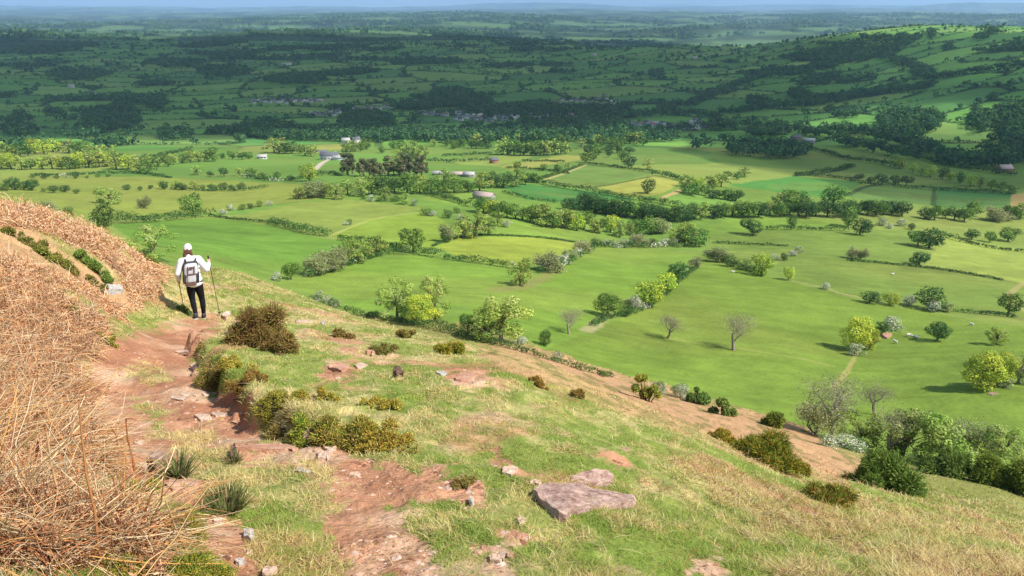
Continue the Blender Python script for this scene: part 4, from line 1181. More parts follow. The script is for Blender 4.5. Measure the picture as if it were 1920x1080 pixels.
def house_geo(Lx, Ly, h, rh, chim=True):
    """walls (with gables), roof, chimney and windows as separate meshes; x is the ridge direction"""
    a, b = Lx / 2, Ly / 2
    Gw = Geo()
    V = [(-a, -b, -1), (a, -b, -1), (a, b, -1), (-a, b, -1), (-a, -b, h), (a, -b, h), (a, b, h), (-a, b, h), (-a, 0, h + rh), (a, 0, h + rh)]
    Fq = [(0, 1, 5, 4), (2, 3, 7, 6), (1, 2, 6, 5), (3, 0, 4, 7)]
    Gw.add(V, np.array(Fq), (1, 1, 1))
    Gw.add([V[5], V[6], V[9], ((V[5][0]), 0.0, h)], np.array([(0, 1, 2, 2)])[:, [0, 1, 2, 2]], (1, 1, 1)) if False else None
    for s_ in (-1, 1):
        Gw.add([(s_ * a, -b, h), (s_ * a, 0, h), (s_ * a, 0, h + rh), (s_ * a, -b * .5, h + rh * .5)], np.array([(0, 1, 2, 3)]), (1, 1, 1))
        Gw.add([(s_ * a, b, h), (s_ * a, 0, h), (s_ * a, 0, h + rh), (s_ * a, b * .5, h + rh * .5)], np.array([(0, 1, 2, 3)]), (1, 1, 1))
    Gr = Geo(); o_ = 0.35; th = 0.22
    for s_ in (-1, 1):
        e = s_ * (b + o_); ez = h - rh * o_ / b
        top = [(-a - o_, 0, h + rh + th), (a + o_, 0, h + rh + th), (a + o_, e, ez + th), (-a - o_, e, ez + th)]
        bot = [(p[0], p[1], p[2] - th + 0.02) for p in top]
        Gr.add(top + bot, np.array([(0, 1, 2, 3), (7, 6, 5, 4), (3, 2, 6, 7), (0, 3, 7, 4), (2, 1, 5, 6)]), (1, 1, 1))
    Gc = Geo()
    cx_ = a * 0.7
    V = [(cx_ + sx * .4, sy * .35, zz) for zz in (h + rh * .6, h + rh + 1.1) for sx, sy in ((-1, -1), (1, -1), (1, 1), (-1, 1))]
    Gc.add(V, np.array([(0, 1, 5, 4), (1, 2, 6, 5), (2, 3, 7, 6), (3, 0, 4, 7), (4, 5, 6, 7)]), (1, 1, 1))
    wins = []
    nw = max(2, int(Lx / 3))
    for fl in range(max(1, int(h / 2.6))):
        for i in range(nw):
            for s_ in (-1, 1):
                xx = -a + Lx * (i + 0.5) / nw; zz = 1.0 + fl * 2.6; yy = s_ * (b + 0.04)
                g = Geo(); g.add([(xx - .5, yy, zz), (xx + .5, yy, zz), (xx + .5, yy, zz + 1.2), (xx - .5, yy, zz + 1.2), (xx - .5, s_ * (b - .1), zz), (xx + .5, s_ * (b - .1), zz), (xx + .5, s_ * (b - .1), zz + 1.2), (xx - .5, s_ * (b - .1), zz + 1.2)],
                                 np.array([(0, 1, 2, 3), (0, 1, 5, 4), (1, 2, 6, 5), (2, 3, 7, 6), (3, 0, 4, 7)]), (1, 1, 1))
                wins.append(g)
    return Gw, Gr, Gc, wins


_hm = {}
def small_house(kind):
    if kind not in _hm:
        dims, wm, rm_ = {'white': ((10, 6.5, 4.6, 2.6), M_WHITE, M_SLATE), 'stone': ((11, 6.5, 4.6, 2.6), M_STONEW, M_SLATE), 'long': ((20, 7, 3.6, 2.2), M_WHITE, M_PALEROOF), 'pale': ((12, 7, 4.4, 2.4), M_WHITE, M_TILE)}[kind]
        Gw, Gr, Gc, wins = house_geo(*dims)
        G = Geo()
        for g, m in [(Gw, 0), (Gr, 1), (Gc, 0)] + [(w_, 2) for w_ in wins]:
            for V, Fq, C_ in zip(g.V, g.F, g.C): pass
            off = G.n
            G.V += g.V; G.C += g.C; G.F += [f + off for f in g.F]; G.M += [mm * 0 + m for mm in g.M]; G.n += g.n
        _hm[kind] = G.mesh('village_house', [wm, rm_, M_GLASS])
    return _hm[kind]


VN = ['in the high row of the shaded village', 'in the estate left of the village', 'among trees left of the village', 'at the left end of the shaded village', 'in the middle of the shaded village', 'on the slope above the shaded village', 'at the right end of the shaded village']
VL = {'white': 'small white walled house', 'stone': 'small grey stone house', 'long': 'long pale building', 'pale': 'pale house with brown tiled roof'}
for (a0_, a1_, b0_, b1_, n_), where in zip(VILL, VN):
    for i in range(n_):
        a = a0_ + (a1_ - a0_) * (i + rng.uniform(.1, .9)) / n_; b = rng.uniform(b0_, b1_)
        k = rng.choice(['white', 'stone', 'long', 'pale'], p=[.45, .25, .12, .18])
        p, t = at(a, b, tmin=500)
        o = link(bpy.data.objects.new('village_house', small_house(k))); o.location = p; o.rotation_euler = (0, 0, rng.normal(0, 0.5) + (1.57 if rng.random() < .2 else 0))
        o.scale = (.92,) * 3
        tag(o, '%s %s' % (VL[k], where), 'house', 'houses: %s %s' % (VL[k], where))


def farm(name, label, a, b, dims, wm, rm_, rz=0.0, chim=True, cat='house', tmin=60):
    p, t = at(a, b, tmin=tmin)
    r = empty(name, p, rz); tag(r, label, cat)
    Gw, Gr, Gc, wins = house_geo(*dims)
    Gw.obj('wall', [wm], r)
    ro = Gr.obj('roof', [rm_], r)
    if chim: Gc.obj('chimney', [M_STONEW], ro)
    if cat == 'house':
        for w_ in wins: w_.obj('window', [M_GLASS], r)
    return r


FARMS = [
 ('barn', 'long barn with pinkish sheeted roof at the head of the tree belt', 908, 374, (11, 6, 2.6, 1.5), M_STONEW, M_TIN, -0.5, False, 'barn'),
 ('farmhouse', 'large white farmhouse at the end of the pale lane', 618, 299, (17, 7, 4.6, 2.4), M_WHITE, M_SLATE, 0.1, True, 'house'),
 ('farm_building', 'low white wing beside the large white farmhouse', 637, 300, (13, 6, 2.8, 1.4), M_WHITE, M_PALEROOF, 0.0, False, 'barn'),
 ('farm_building', 'grey shed behind the large white farmhouse', 604, 289, (13, 6, 2.8, 1.4), M_STONEW, M_SLATE, 0.2, False, 'barn'),
 ('cottage', 'white cottage alone left of the large farmhouse', 492, 298, (9, 5, 2.6, 1.6), M_WHITE, M_PALEROOF, 0.15, True, 'house'),
 ('farm_building', 'long pale farm shed beyond the tall tree belt, left of two', 826, 328, (12, 5, 1.8, 1.1), M_STONEW, M_PALEROOF, 0.05, False, 'barn'),
 ('farm_building', 'long pale farm shed beyond the tall tree belt, wider one', 858, 330, (13, 6, 1.9, 1.2), M_STONEW, M_TIN, -0.1, False, 'barn'),
 ('farm_building', 'small pale shed at the end of the long farm sheds', 880, 332, (8, 5, 2.4, 1.4), M_STONEW, M_PALEROOF, -0.3, False, 'barn'),
 ('cottage', 'tiny white cottage at the edge of the cloud shade', 649, 269, (10, 7, 4.5, 2.5), M_WHITE, M_PALEROOF, 0, True, 'house'),
 ('cottage', 'tiny white cottage right of its twin at the shade edge', 668, 267, (10, 7, 4.5, 2.5), M_WHITE, M_SLATE, 0.3, True, 'house'),
 ('stone_shed', 'dark stone shed at the bend of the pale field lane', 926, 306, (7, 5, 3.4, 2), M_BRICK, M_SLATE, 0.4, False, 'shed'),
 ('farmhouse', 'brick farmhouse in the shaded trees under the right hill', 1492, 264, (14, 7, 5, 2.6), M_BRICK, M_SLATE, 0.2, True, 'house'),
 ('farm_building', 'whitish barn beside the brick farmhouse', 1516, 268, (14, 7, 4, 2.2), M_STONEW, M_PALEROOF, -0.1, False, 'barn'),
 ('farm_building', 'white fronted shed left of the brick farmhouse', 1482, 267, (8, 6, 3.5, 2), M_WHITE, M_SLATE, 0.3, False, 'barn'),
 ('farmhouse', 'pinkish house between trees near the tan field', 1882, 324, (11, 7, 4.5, 2.6), M_BRICK, M_TIN, 0.1, True, 'house'),
 ('cottage', 'white cottage on the dark slope far to the left', 134, 164, (16, 9, 6, 3), M_WHITE, M_PALEROOF, 0, True, 'house'),
 ('cottage', 'small white cottage by the track on the dark left slope', 175, 178, (14, 8, 5, 3), M_WHITE, M_SLATE, 0.2, True, 'house'),
 ('farm_building', 'pale long shed high on the dark far slope', 538, 122, (40, 12, 6, 3), M_WHITE, M_PALEROOF, 0.3, False, 'barn'),
 ('cottage', 'white cottage high on the slope below the right ridge', 1114, 104, (22, 11, 6, 3), M_WHITE, M_PALEROOF, 0.1, True, 'house'),
 ('cottage', 'white cottage on the near slope of the right hill', 1302, 110, (20, 10, 6, 3), M_WHITE, M_PALEROOF, 0.2, True, 'house'),
 ('farm_building', 'pale shed by the shaded village road', 1296, 242, (26, 9, 5, 2.6), M_WHITE, M_PALEROOF, 0.05, False, 'barn'),
]
for f_ in FARMS:
    farm(*f_)

# sheep resting in the big field
def sheep_geo():
    G = Geo()
    lumps = np.array([[0, 0, .55, .34, .30], [.3, 0, .58, .30, .28], [-.3, 0, .57, .31, .29]])
    bm = bmesh.new()
    for l in lumps:
        bmesh.ops.create_icosphere(bm, subdivisions=2, radius=1, matrix=Matrix.Translation(l[:3].tolist()) @ Matrix.Diagonal((l[3], l[3] * .8, l[4], 1)))
    for x_, y_ in ((.32, .13), (.32, -.13), (-.34, .13), (-.34, -.13)):
        bmesh.ops.create_cone(bm, cap_ends=True, segments=6, radius1=.035, radius2=.055, depth=.45, matrix=Matrix.Translation((x_, y_, .2)))
    nb = len(bm.faces)
    bmesh.ops.create_icosphere(bm, subdivisions=2, radius=1, matrix=Matrix.Translation((.66, 0, .72)) @ Matrix.Rotation(.5, 4, 'Y') @ Matrix.Diagonal((.18, .10, .11, 1)))
    for s_ in (-1, 1):
        bmesh.ops.create_icosphere(bm, subdivisions=1, radius=1, matrix=Matrix.Translation((.58, s_ * .12, .78)) @ Matrix.Diagonal((.03, .08, .035, 1)))
    me = bpy.data.meshes.new('sheep'); bm.to_mesh(me); bm.free()
    for p in me.polygons: p.use_smooth = True
    rm_ = me
    me.materials.append(plain('fleece', (0.62, 0.58, 0.50)))
    return me


sm = sheep_geo()
for i, (a, b, lab, rz) in enumerate([(1702, 631, 'white sheep lying in the big field beside the dark round tree, leftmost', 0.2), (1711, 634, 'white sheep in the big field, middle of three', 2.6), (1719, 635, 'white sheep nearest the dark round tree', .5),
                                     (1678, 644, 'white sheep below the orange rock', 1.9), (1673, 516, 'white sheep alone on the olive field', .1), (1374, 512, 'white sheep at the top of the big green field', 3.0), (1821, 611, 'white sheep below the thin old bank', 2.0)]):
    o = link(bpy.data.objects.new('sheep', sm)); o.location = at(a, b, tmin=60)[0]; o.rotation_euler = (0, 0, rz); o.scale = (1.05,) * 3
    tag(o, lab, 'sheep', 'sheep in the fields')

# ------------------------------------------------------------------ near ground cover
def cellv(G): return np.stack([G[:-1, :-1], G[1:, :-1], G[1:, 1:], G[:-1, 1:]], -1)


qx, qy = cellv(PX), cellv(PY)
sarea = 0.5 * ((qx[..., 0] - qx[..., 2]) * (qy[..., 1] - qy[..., 3]) - (qx[..., 1] - qx[..., 3]) * (qy[..., 0] - qy[..., 2]))
sgn = np.sign(np.median(sarea[(cellv(gr).mean(-1) < 6) & (np.abs(cellv(gaz).mean(-1)) < .5)]))
sarea = sarea * sgn
cpx, cpy, crr = qx.mean(-1), qy.mean(-1), cellv(gr).mean(-1)
okc = (sarea > 0) & (cpx > -110) & (cpx < 2030) & (cpy < 1190) & (cellv(nearv.astype(float)).mean(-1) > .9)
cdirt, cbrk, cst, cstr = (cellv(G).mean(-1) for G in (DIRTG, BRKG, STG, STRG))


def sample(weight, n_):
    w_ = np.where(okc, sarea * weight, 0).ravel(); w_ = np.maximum(w_, 0)
    cs = np.cumsum(w_); idx = np.searchsorted(cs, rng.random(n_) * cs[-1])
    i, j = np.unravel_index(np.minimum(idx, w_.size - 1), sarea.shape)
    u, v = rng.random(n_), rng.random(n_)
    def lerp(G): return (G[i, j] * (1 - u) + G[i + 1, j] * u) * (1 - v) + (G[i, j + 1] * (1 - u) + G[i + 1, j + 1] * u) * v
    col = HC[i, j]
    return np.stack([lerp(GX), lerp(GY), lerp(GZ)], 1), col, i, j


def blades(P, h, w_, lean, col, bend=0.4):
    m = len(P)
    a = rng.uniform(0, 2 * math.pi, m); b = rng.uniform(0, 2 * math.pi, m)
    sd_ = np.stack([np.cos(a), np.sin(a), np.zeros(m)], 1) * (w_ / 2)[:, None]
    ln = np.stack([np.cos(b), np.sin(b), np.zeros(m)], 1) * (h * lean)[:, None]
    up = np.stack([np.zeros(m), np.zeros(m), h], 1)
    base = P - np.array([0, 0, 0.01])
    mid = base + up * 0.55 + ln * 0.35; tip = base + up * (1 - bend * lean[:, None] * 0.5) + ln
    V = np.stack([base - sd_, base + sd_, mid + sd_ * .7, tip, mid - sd_ * .7], 1).reshape(-1, 3)
    k = np.arange(m)[:, None] * 5
    Fq = np.concatenate([k + np.array([0, 1, 2, 4]), k + np.array([4, 2, 3, 3])])
    Fq = Fq.reshape(-1, 4)
    tri = np.concatenate([k + np.array([0, 1, 2]), k + np.array([0, 2, 4]), k + np.array([4, 2, 3])]).reshape(-1, 3)
    return V, tri, np.repeat(col, 5, 0)


M_GRASS = leaf_mat('grass_blades', 0.0, 0.35)
clump = 0.25 + 1.5 * sstep(0.35, 0.65, fbm(cellv(GX).mean(-1) * 3.3, cellv(GY).mean(-1) * 3.3, 3, 95))
wg = clump * (1 - 0.97 * sstep(.3, .6, cdirt)) * (1 - 0.9 * cbrk) * (1 - 0.94 * cstr) * np.where(crr > 34, 0.35, 1)
P, C_, i_, j_ = sample(wg, 330000)
R_ = np.hypot(P[:, 0], P[:, 1])
stp = np.clip(cst[i_, j_] * 1.05 - 0.05, 0, 1)
isst = rng.random(len(P)) < stp
gcol = np.array([alb(148, 166, 72), alb(164, 174, 86), alb(122, 148, 60), alb(176, 182, 104)])[rng.integers(0, 4, len(P))]
scol_ = np.array([alb(222, 202, 142), alb(206, 180, 118), alb(232, 214, 164), alb(188, 156, 100)])[rng.integers(0, 4, len(P))]
col = np.where(isst[:, None], scol_, gcol) * 1.55 * (0.75 + 0.5 * rng.random(len(P)))[:, None]
col = col * 0.72 + C_ * 0.40
h = np.where(isst, rng.uniform(.022, .062, len(P)), rng.uniform(.014, .036, len(P)))
tall = 1 + 1.1 * sstep(1250, 1750, cpx[i_, j_]) * sstep(780, 950, cpy[i_, j_])
h = np.maximum(h * tall, R_ * 0.0028 * rng.uniform(.5, 1.2, len(P)))
w_ = np.maximum(rng.uniform(.003, .006, len(P)), R_ * 0.0011)
V, T, CC = blades(P, h, w_, rng.uniform(.4, 1.9, len(P)), col)
o = obj_np('grass', V, T, cols=CC, mats=[M_GRASS]); tag(o, 'short sheep cropped grass mixed with dry straw over the hillside', 'grass', kind='stuff')


def slope_frame(P, e=.25):
    hx = (height(P[:, 0] + e, P[:, 1]) - height(P[:, 0] - e, P[:, 1])) / (2 * e)
    hy = (height(P[:, 0], P[:, 1] + e) - height(P[:, 0], P[:, 1] - e)) / (2 * e)
    o1 = np.ones(len(P)); N_ = np.stack([-hx, -hy, o1], 1); N_ /= np.linalg.norm(N_, axis=1, keepdims=True)
    A_ = np.stack([o1, o1 * 0, hx], 1); A_ /= np.linalg.norm(A_, axis=1, keepdims=True)
    return A_, np.cross(N_, A_), N_


def stalks(P, L, rad, az, el, col, npts=5, droop=0.35, wob=0.10, frame=None):
    """thin bent stems, three-sided, all in one array"""
    m = len(P)
    d = np.stack([np.cos(az) * np.cos(el), np.sin(az) * np.cos(el), np.sin(el)], 1)
    if frame is not None: d = d[:, :1] * frame[0] + d[:, 1:2] * frame[1] + d[:, 2:] * frame[2]
    pts = [P]; cur = P.copy(); dd = d.copy()
    for s_ in range(npts - 1):
        cur = cur + dd * (L / (npts - 1))[:, None]
        pts.append(cur)
        dd = dd + rng.normal(size=dd.shape) * wob; dd[:, 2] -= droop / (npts - 1)
        dd /= np.linalg.norm(dd, axis=1, keepdims=True)
    pts = np.stack(pts, 1)
    ref = rng.normal(size=(m, 3))
    a = np.cross(d, ref); a /= np.linalg.norm(a, axis=1, keepdims=True); b = np.cross(d, a)
    rr = np.linspace(1, 0.45, npts)[None, :, None, None] * rad[:, None, None, None]
    an = np.arange(3) * 2 * math.pi / 3
    off = (np.cos(an)[None, :, None] * a[:, None] + np.sin(an)[None, :, None] * b[:, None])[:, None]
    V = (pts[:, :, None] + off * rr).reshape(-1, 3)
    q_ = []
    for s_ in range(npts - 1):
        for k in range(3):
            q_.append((s_ * 3 + k, s_ * 3 + (k + 1) % 3, s_ * 3 + 3 + (k + 1) % 3, s_ * 3 + 3 + k))
    Fq = (np.arange(m)[:, None, None] * npts * 3 + np.array(q_)[None]).reshape(-1, 4)
    return V, Fq, np.repeat(col, npts * 3, 0), pts


BRC = np.array([alb(232, 200, 148), alb(220, 172, 114), alb(206, 144, 96), alb(150, 100, 64), alb(214, 192, 158), alb(236, 212, 168)])
GSTRIP = [(-60,418),(60,428),(110,452),(150,470),(215,508),(240,545),(250,585),(215,575),(170,545),(120,525),(60,500),(-60,470)]
cbrk = cbrk * (1 - .93 * sstep(-6, 8, poly_sd(cpx, cpy, GSTRIP)))
nb = 34000
P, C_, i_, j_ = sample(np.where(cbrk > .35, cbrk, 0) * np.where(crr < 4.5, 0.55, 1), nb)
R_ = np.hypot(P[:, 0], P[:, 1])
cb = cbrk[i_, j_]
lift = rng.random(nb) ** 1.6 * 0.14 * cb * np.clip(9 / R_, .5, 1)
P[:, 2] += lift
el = np.where(rng.random(nb) < .62, rng.normal(.08, .22, nb), rng.uniform(.2, .9, nb))
far_ = R_ > 8.5
az = rng.uniform(0, 2 * math.pi, nb)
az = np.where(rng.random(nb) < .18, rng.normal(-0.95, .5, nb), az)     # combed downhill
L_ = rng.uniform(.12, .42, nb) * np.where(far_, .8, 1) * np.clip(cb * 1.1, .4, 1) * np.where(rng.random(nb) < .12, 1.6, 1)
rad = np.maximum(rng.uniform(.0014, .0032, nb), R_ * 0.00042)
ci = rng.choice(6, nb, p=[.24, .22, .2, .14, .12, .08])
col = BRC[ci] * 1.55 * (0.5 + 0.95 * rng.random(nb))[:, None]
V, Fq, CC, pts = stalks(P, L_, rad, az, el, col, 6, .3, .2, slope_frame(P))
G = Geo(); G.add(V, Fq, CC)
# thick pale old stalks thrown about in the nearest part
wN = np.where((cbrk > .4) & (crr < 5.5), 1, 0) * sstep(560, 300, cpx)
P3, C3_, i3, j3 = sample(wN, 420)
V, Fq, CC, _ = stalks(P3 + np.array([0, 0, .05]), rng.uniform(.25, .7, 420), rng.uniform(.0028, .0052, 420), rng.uniform(0, 6.28, 420), np.where(rng.random(420) < .7, rng.uniform(0, .4, 420), rng.uniform(.4, 1.2, 420)), np.array([alb(236, 200, 136), alb(222, 168, 96), alb(240, 216, 168)])[rng.integers(0, 3, 420)] * (.9 + .7 * rng.random(420))[:, None], 6, .25, .16, slope_frame(P3))
G.add(V, Fq, CC)
# crumpled dead fronds between the stems
nf_ = 130000
P2, C2, i2, j2 = sample(np.where(cbrk > .3, cbrk, 0), nf_)
R2 = np.hypot(P2[:, 0], P2[:, 1])
P2[:, 2] += rng.random(nf_) ** 2 * 0.2 * cbrk[i2, j2]
c2 = np.array([alb(190, 138, 98), alb(172, 122, 86), alb(212, 164, 120), alb(142, 100, 70), alb(226, 186, 142)])[rng.integers(0, 5, nf_)] * (0.75 + 0.5 * rng.random(nf_))[:, None]
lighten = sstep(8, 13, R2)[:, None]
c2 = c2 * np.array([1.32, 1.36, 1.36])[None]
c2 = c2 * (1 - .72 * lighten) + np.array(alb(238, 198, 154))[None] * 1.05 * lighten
V, Fq = quads(P2, rng.normal(size=(nf_, 3)) + np.array([0, 0, .6]), np.maximum(.022, R2 * .0027), .4)
G.add(V, Fq, np.repeat(c2, 4, 0))
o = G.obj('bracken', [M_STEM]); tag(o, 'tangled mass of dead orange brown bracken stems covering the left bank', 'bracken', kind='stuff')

# dry stems scattered over the right hand slope
P, C_, i_, j_ = sample(np.where((cbrk < .2) & (cdirt < .3), cst ** 2 * sstep(1000, 1600, cpx) * np.where(crr < 30, 1, .1) + .02, 0), 5200)
R_ = np.hypot(P[:, 0], P[:, 1]); m = len(P)
V, Fq, CC, _ = stalks(P + np.array([0, 0, .02]), rng.uniform(.06, .2, m), np.maximum(.0013, R_ * .00036), rng.uniform(0, 6.28, m), rng.uniform(-.05, .9, m), BRC[rng.integers(0, 6, m)] * (0.8 + .5 * rng.random(m))[:, None], 4, .3, .12, slope_frame(P))
G = Geo(); G.add(V, Fq, CC); o = G.obj('dry_stems', [M_STEM]); tag(o, 'scattered dry straw stems lying on the right hand slope', 'dry stems', kind='stuff')

# grit and small stone chips on the path
P, C_, i_, j_ = sample(np.where(cdirt > .5, 1, 0) * sstep(.3, .6, fbm(cellv(GX).mean(-1) * 2, cellv(GY).mean(-1) * 2, 3, 97)), 1700)
m = len(P); R_ = np.hypot(P[:, 0], P[:, 1])
oct_ = np.array([[1, 0, 0], [-1, 0, 0], [0, 1, 0], [0, -1, 0], [0, 0, 1], [0, 0, -1]], float)
of = np.array([[0, 2, 4], [2, 1, 4], [1, 3, 4], [3, 0, 4]])
sz_ = np.minimum(rng.exponential(.006, m) + .003, .03)[:, None, None]
V = P[:, None] + (oct_[None] + rng.normal(size=(m, 6, 3)) * .25) * sz_ * np.array([1.3, 1.0, .5])
T = (np.arange(m)[:, None, None] * 6 + of[None]).reshape(-1, 3)
pc = np.array([alb(226, 180, 150), alb(204, 152, 122), alb(238, 206, 182), alb(166, 116, 90)])[rng.integers(0, 4, m)] * (.8 + .4 * rng.random(m))[:, None]
o = obj_np('grit', V.reshape(-1, 3), T, cols=np.repeat(pc, 6, 0), mats=[M_PATH]); tag(o, 'loose grit and stone chips lying on the red path', 'grit', kind='stuff')

# ------------------------------------------------------------------ bushes on the hillside
HEATH = [alb(130, 104, 62), alb(118, 106, 54), alb(146, 134, 64), alb(92, 76, 46), alb(158, 126, 78), alb(140, 140, 66)]
OLIVE = [alb(176, 166, 66), alb(152, 154, 56), alb(192, 174, 74), alb(126, 132, 48), alb(204, 184, 92)]
GREEN = [alb(98, 122, 44), alb(116, 136, 50), alb(82, 104, 40), alb(132, 144, 58)]
GORSE = [alb(146, 138, 46), alb(168, 146, 50), alb(122, 126, 42), alb(96, 112, 40), alb(176, 142, 60)]
DKG = [alb(96, 124, 54), alb(78, 106, 50), alb(112, 138, 60), alb(132, 150, 70)]
RUST = [alb(156, 122, 56), alb(136, 100, 50), alb(120, 116, 50), alb(172, 140, 66)]


def bush(name, label, a, b, wpx, hpx, pal, tmin=1.5, leaf=3.0, dens=2.0, spiky=0.55, tall=1.0, cat='bush'):
    p, t = at(a, b, tmin=tmin)
    w2 = wpx * t / F / 2; H = hpx * t / F / 0.9
    n_ = int(np.clip(wpx * hpx * dens, 700, 16000)); ls = leaf * t / F
    lumps = []
    for i in range(int(np.clip(wpx / 6, 7, 22))):
        an = rng.uniform(0, 6.283); f = math.sqrt(rng.random())
        r = min(w2, H) * rng.uniform(.16, .40)
        x_ = math.cos(an) * (w2 - r * .6) * f; y_ = math.sin(an) * min(w2, H * 1.1) * .75 * f
        zt = H * (1 - .65 * f ** 2.2) * rng.uniform(.55, 1.0)
        dz = float(height(np.array([p[0] + x_]), np.array([p[1] + y_]))[0]) - p[2]
        z_ = rng.uniform(.2, 1) * max(zt - r * .6, .1 * H)
        lumps.append([x_, y_, z_ + np.clip(dz, -.5 * H, .5 * H), r, r * .9])
    lumps = np.array(lumps)
    P_, N_, idx = fill_lumps(lumps, n_, shell=(.55, 1.3), out=.45)
    N_ = N_ + np.array([0, 0, .1])
    V, Fq = quads(P_, N_, ls * rng.uniform(.5, 1.25, len(P_)), spiky)
    k = rng.integers(0, len(pal), len(lumps))[idx]; sw = rng.random(len(P_)) < .75
    k = np.where(sw, rng.integers(0, len(pal), len(P_)), k)
    cc = np.repeat(np.array(pal)[k] * 1.65 * (.65 + .7 * rng.random(len(P_)))[:, None], 4, 0)
    r_ = empty(name, p)
    G = Geo(); G.add(V, Fq, cc)
    # shaggy shoots standing out of the leaf mass
    ns = int(np.clip(wpx * hpx * .6, 200, 7000))
    li = rng.integers(0, len(lumps), ns)
    dv = rng.normal(size=(ns, 3)) * np.array([1.3, 1.3, .8]); dv[:, 2] = np.abs(dv[:, 2]) + .35; dv /= np.linalg.norm(dv, axis=1, keepdims=True)
    Ps = lumps[li, :3] + dv * lumps[li, 3:4] * rng.uniform(.3, .85, ns)[:, None]
    kk = k[rng.integers(0, len(k), ns)]
    V, Fq, C3, _ = stalks(Ps, lumps[li, 3] * rng.uniform(.3, .95, ns), np.full(ns, t * .0006), np.arctan2(dv[:, 1], dv[:, 0]) + rng.normal(0, .9, ns), np.clip(np.arcsin(np.clip(dv[:, 2], -1, 1)) + rng.normal(0, .45, ns), -.3, 1.5), np.array(pal)[kk] * 2.0 * (.7 + .6 * rng.random(ns))[:, None], 4, .25, .08)
    G.add(V, Fq, C3)
    G = G; G.obj('foliage', [M_LEAF2], r_)
    G = Geo()
    for l in lumps[:10]:
        V, Fq = tube([(l[0] * .25, l[1] * .25, -.06 * H), (l[0] * .6, l[1] * .6, l[2] * .5), (l[0] * .8, l[1] * .8, l[2] * .9)], [ls * .4, ls * .3, ls * .12], 4)
        G.add(V, Fq, alb(96, 72, 52))
    G.obj('stem', [M_BARK], r_)
    tag(r_, label, cat, 'bushes on the hillside')
    return r_


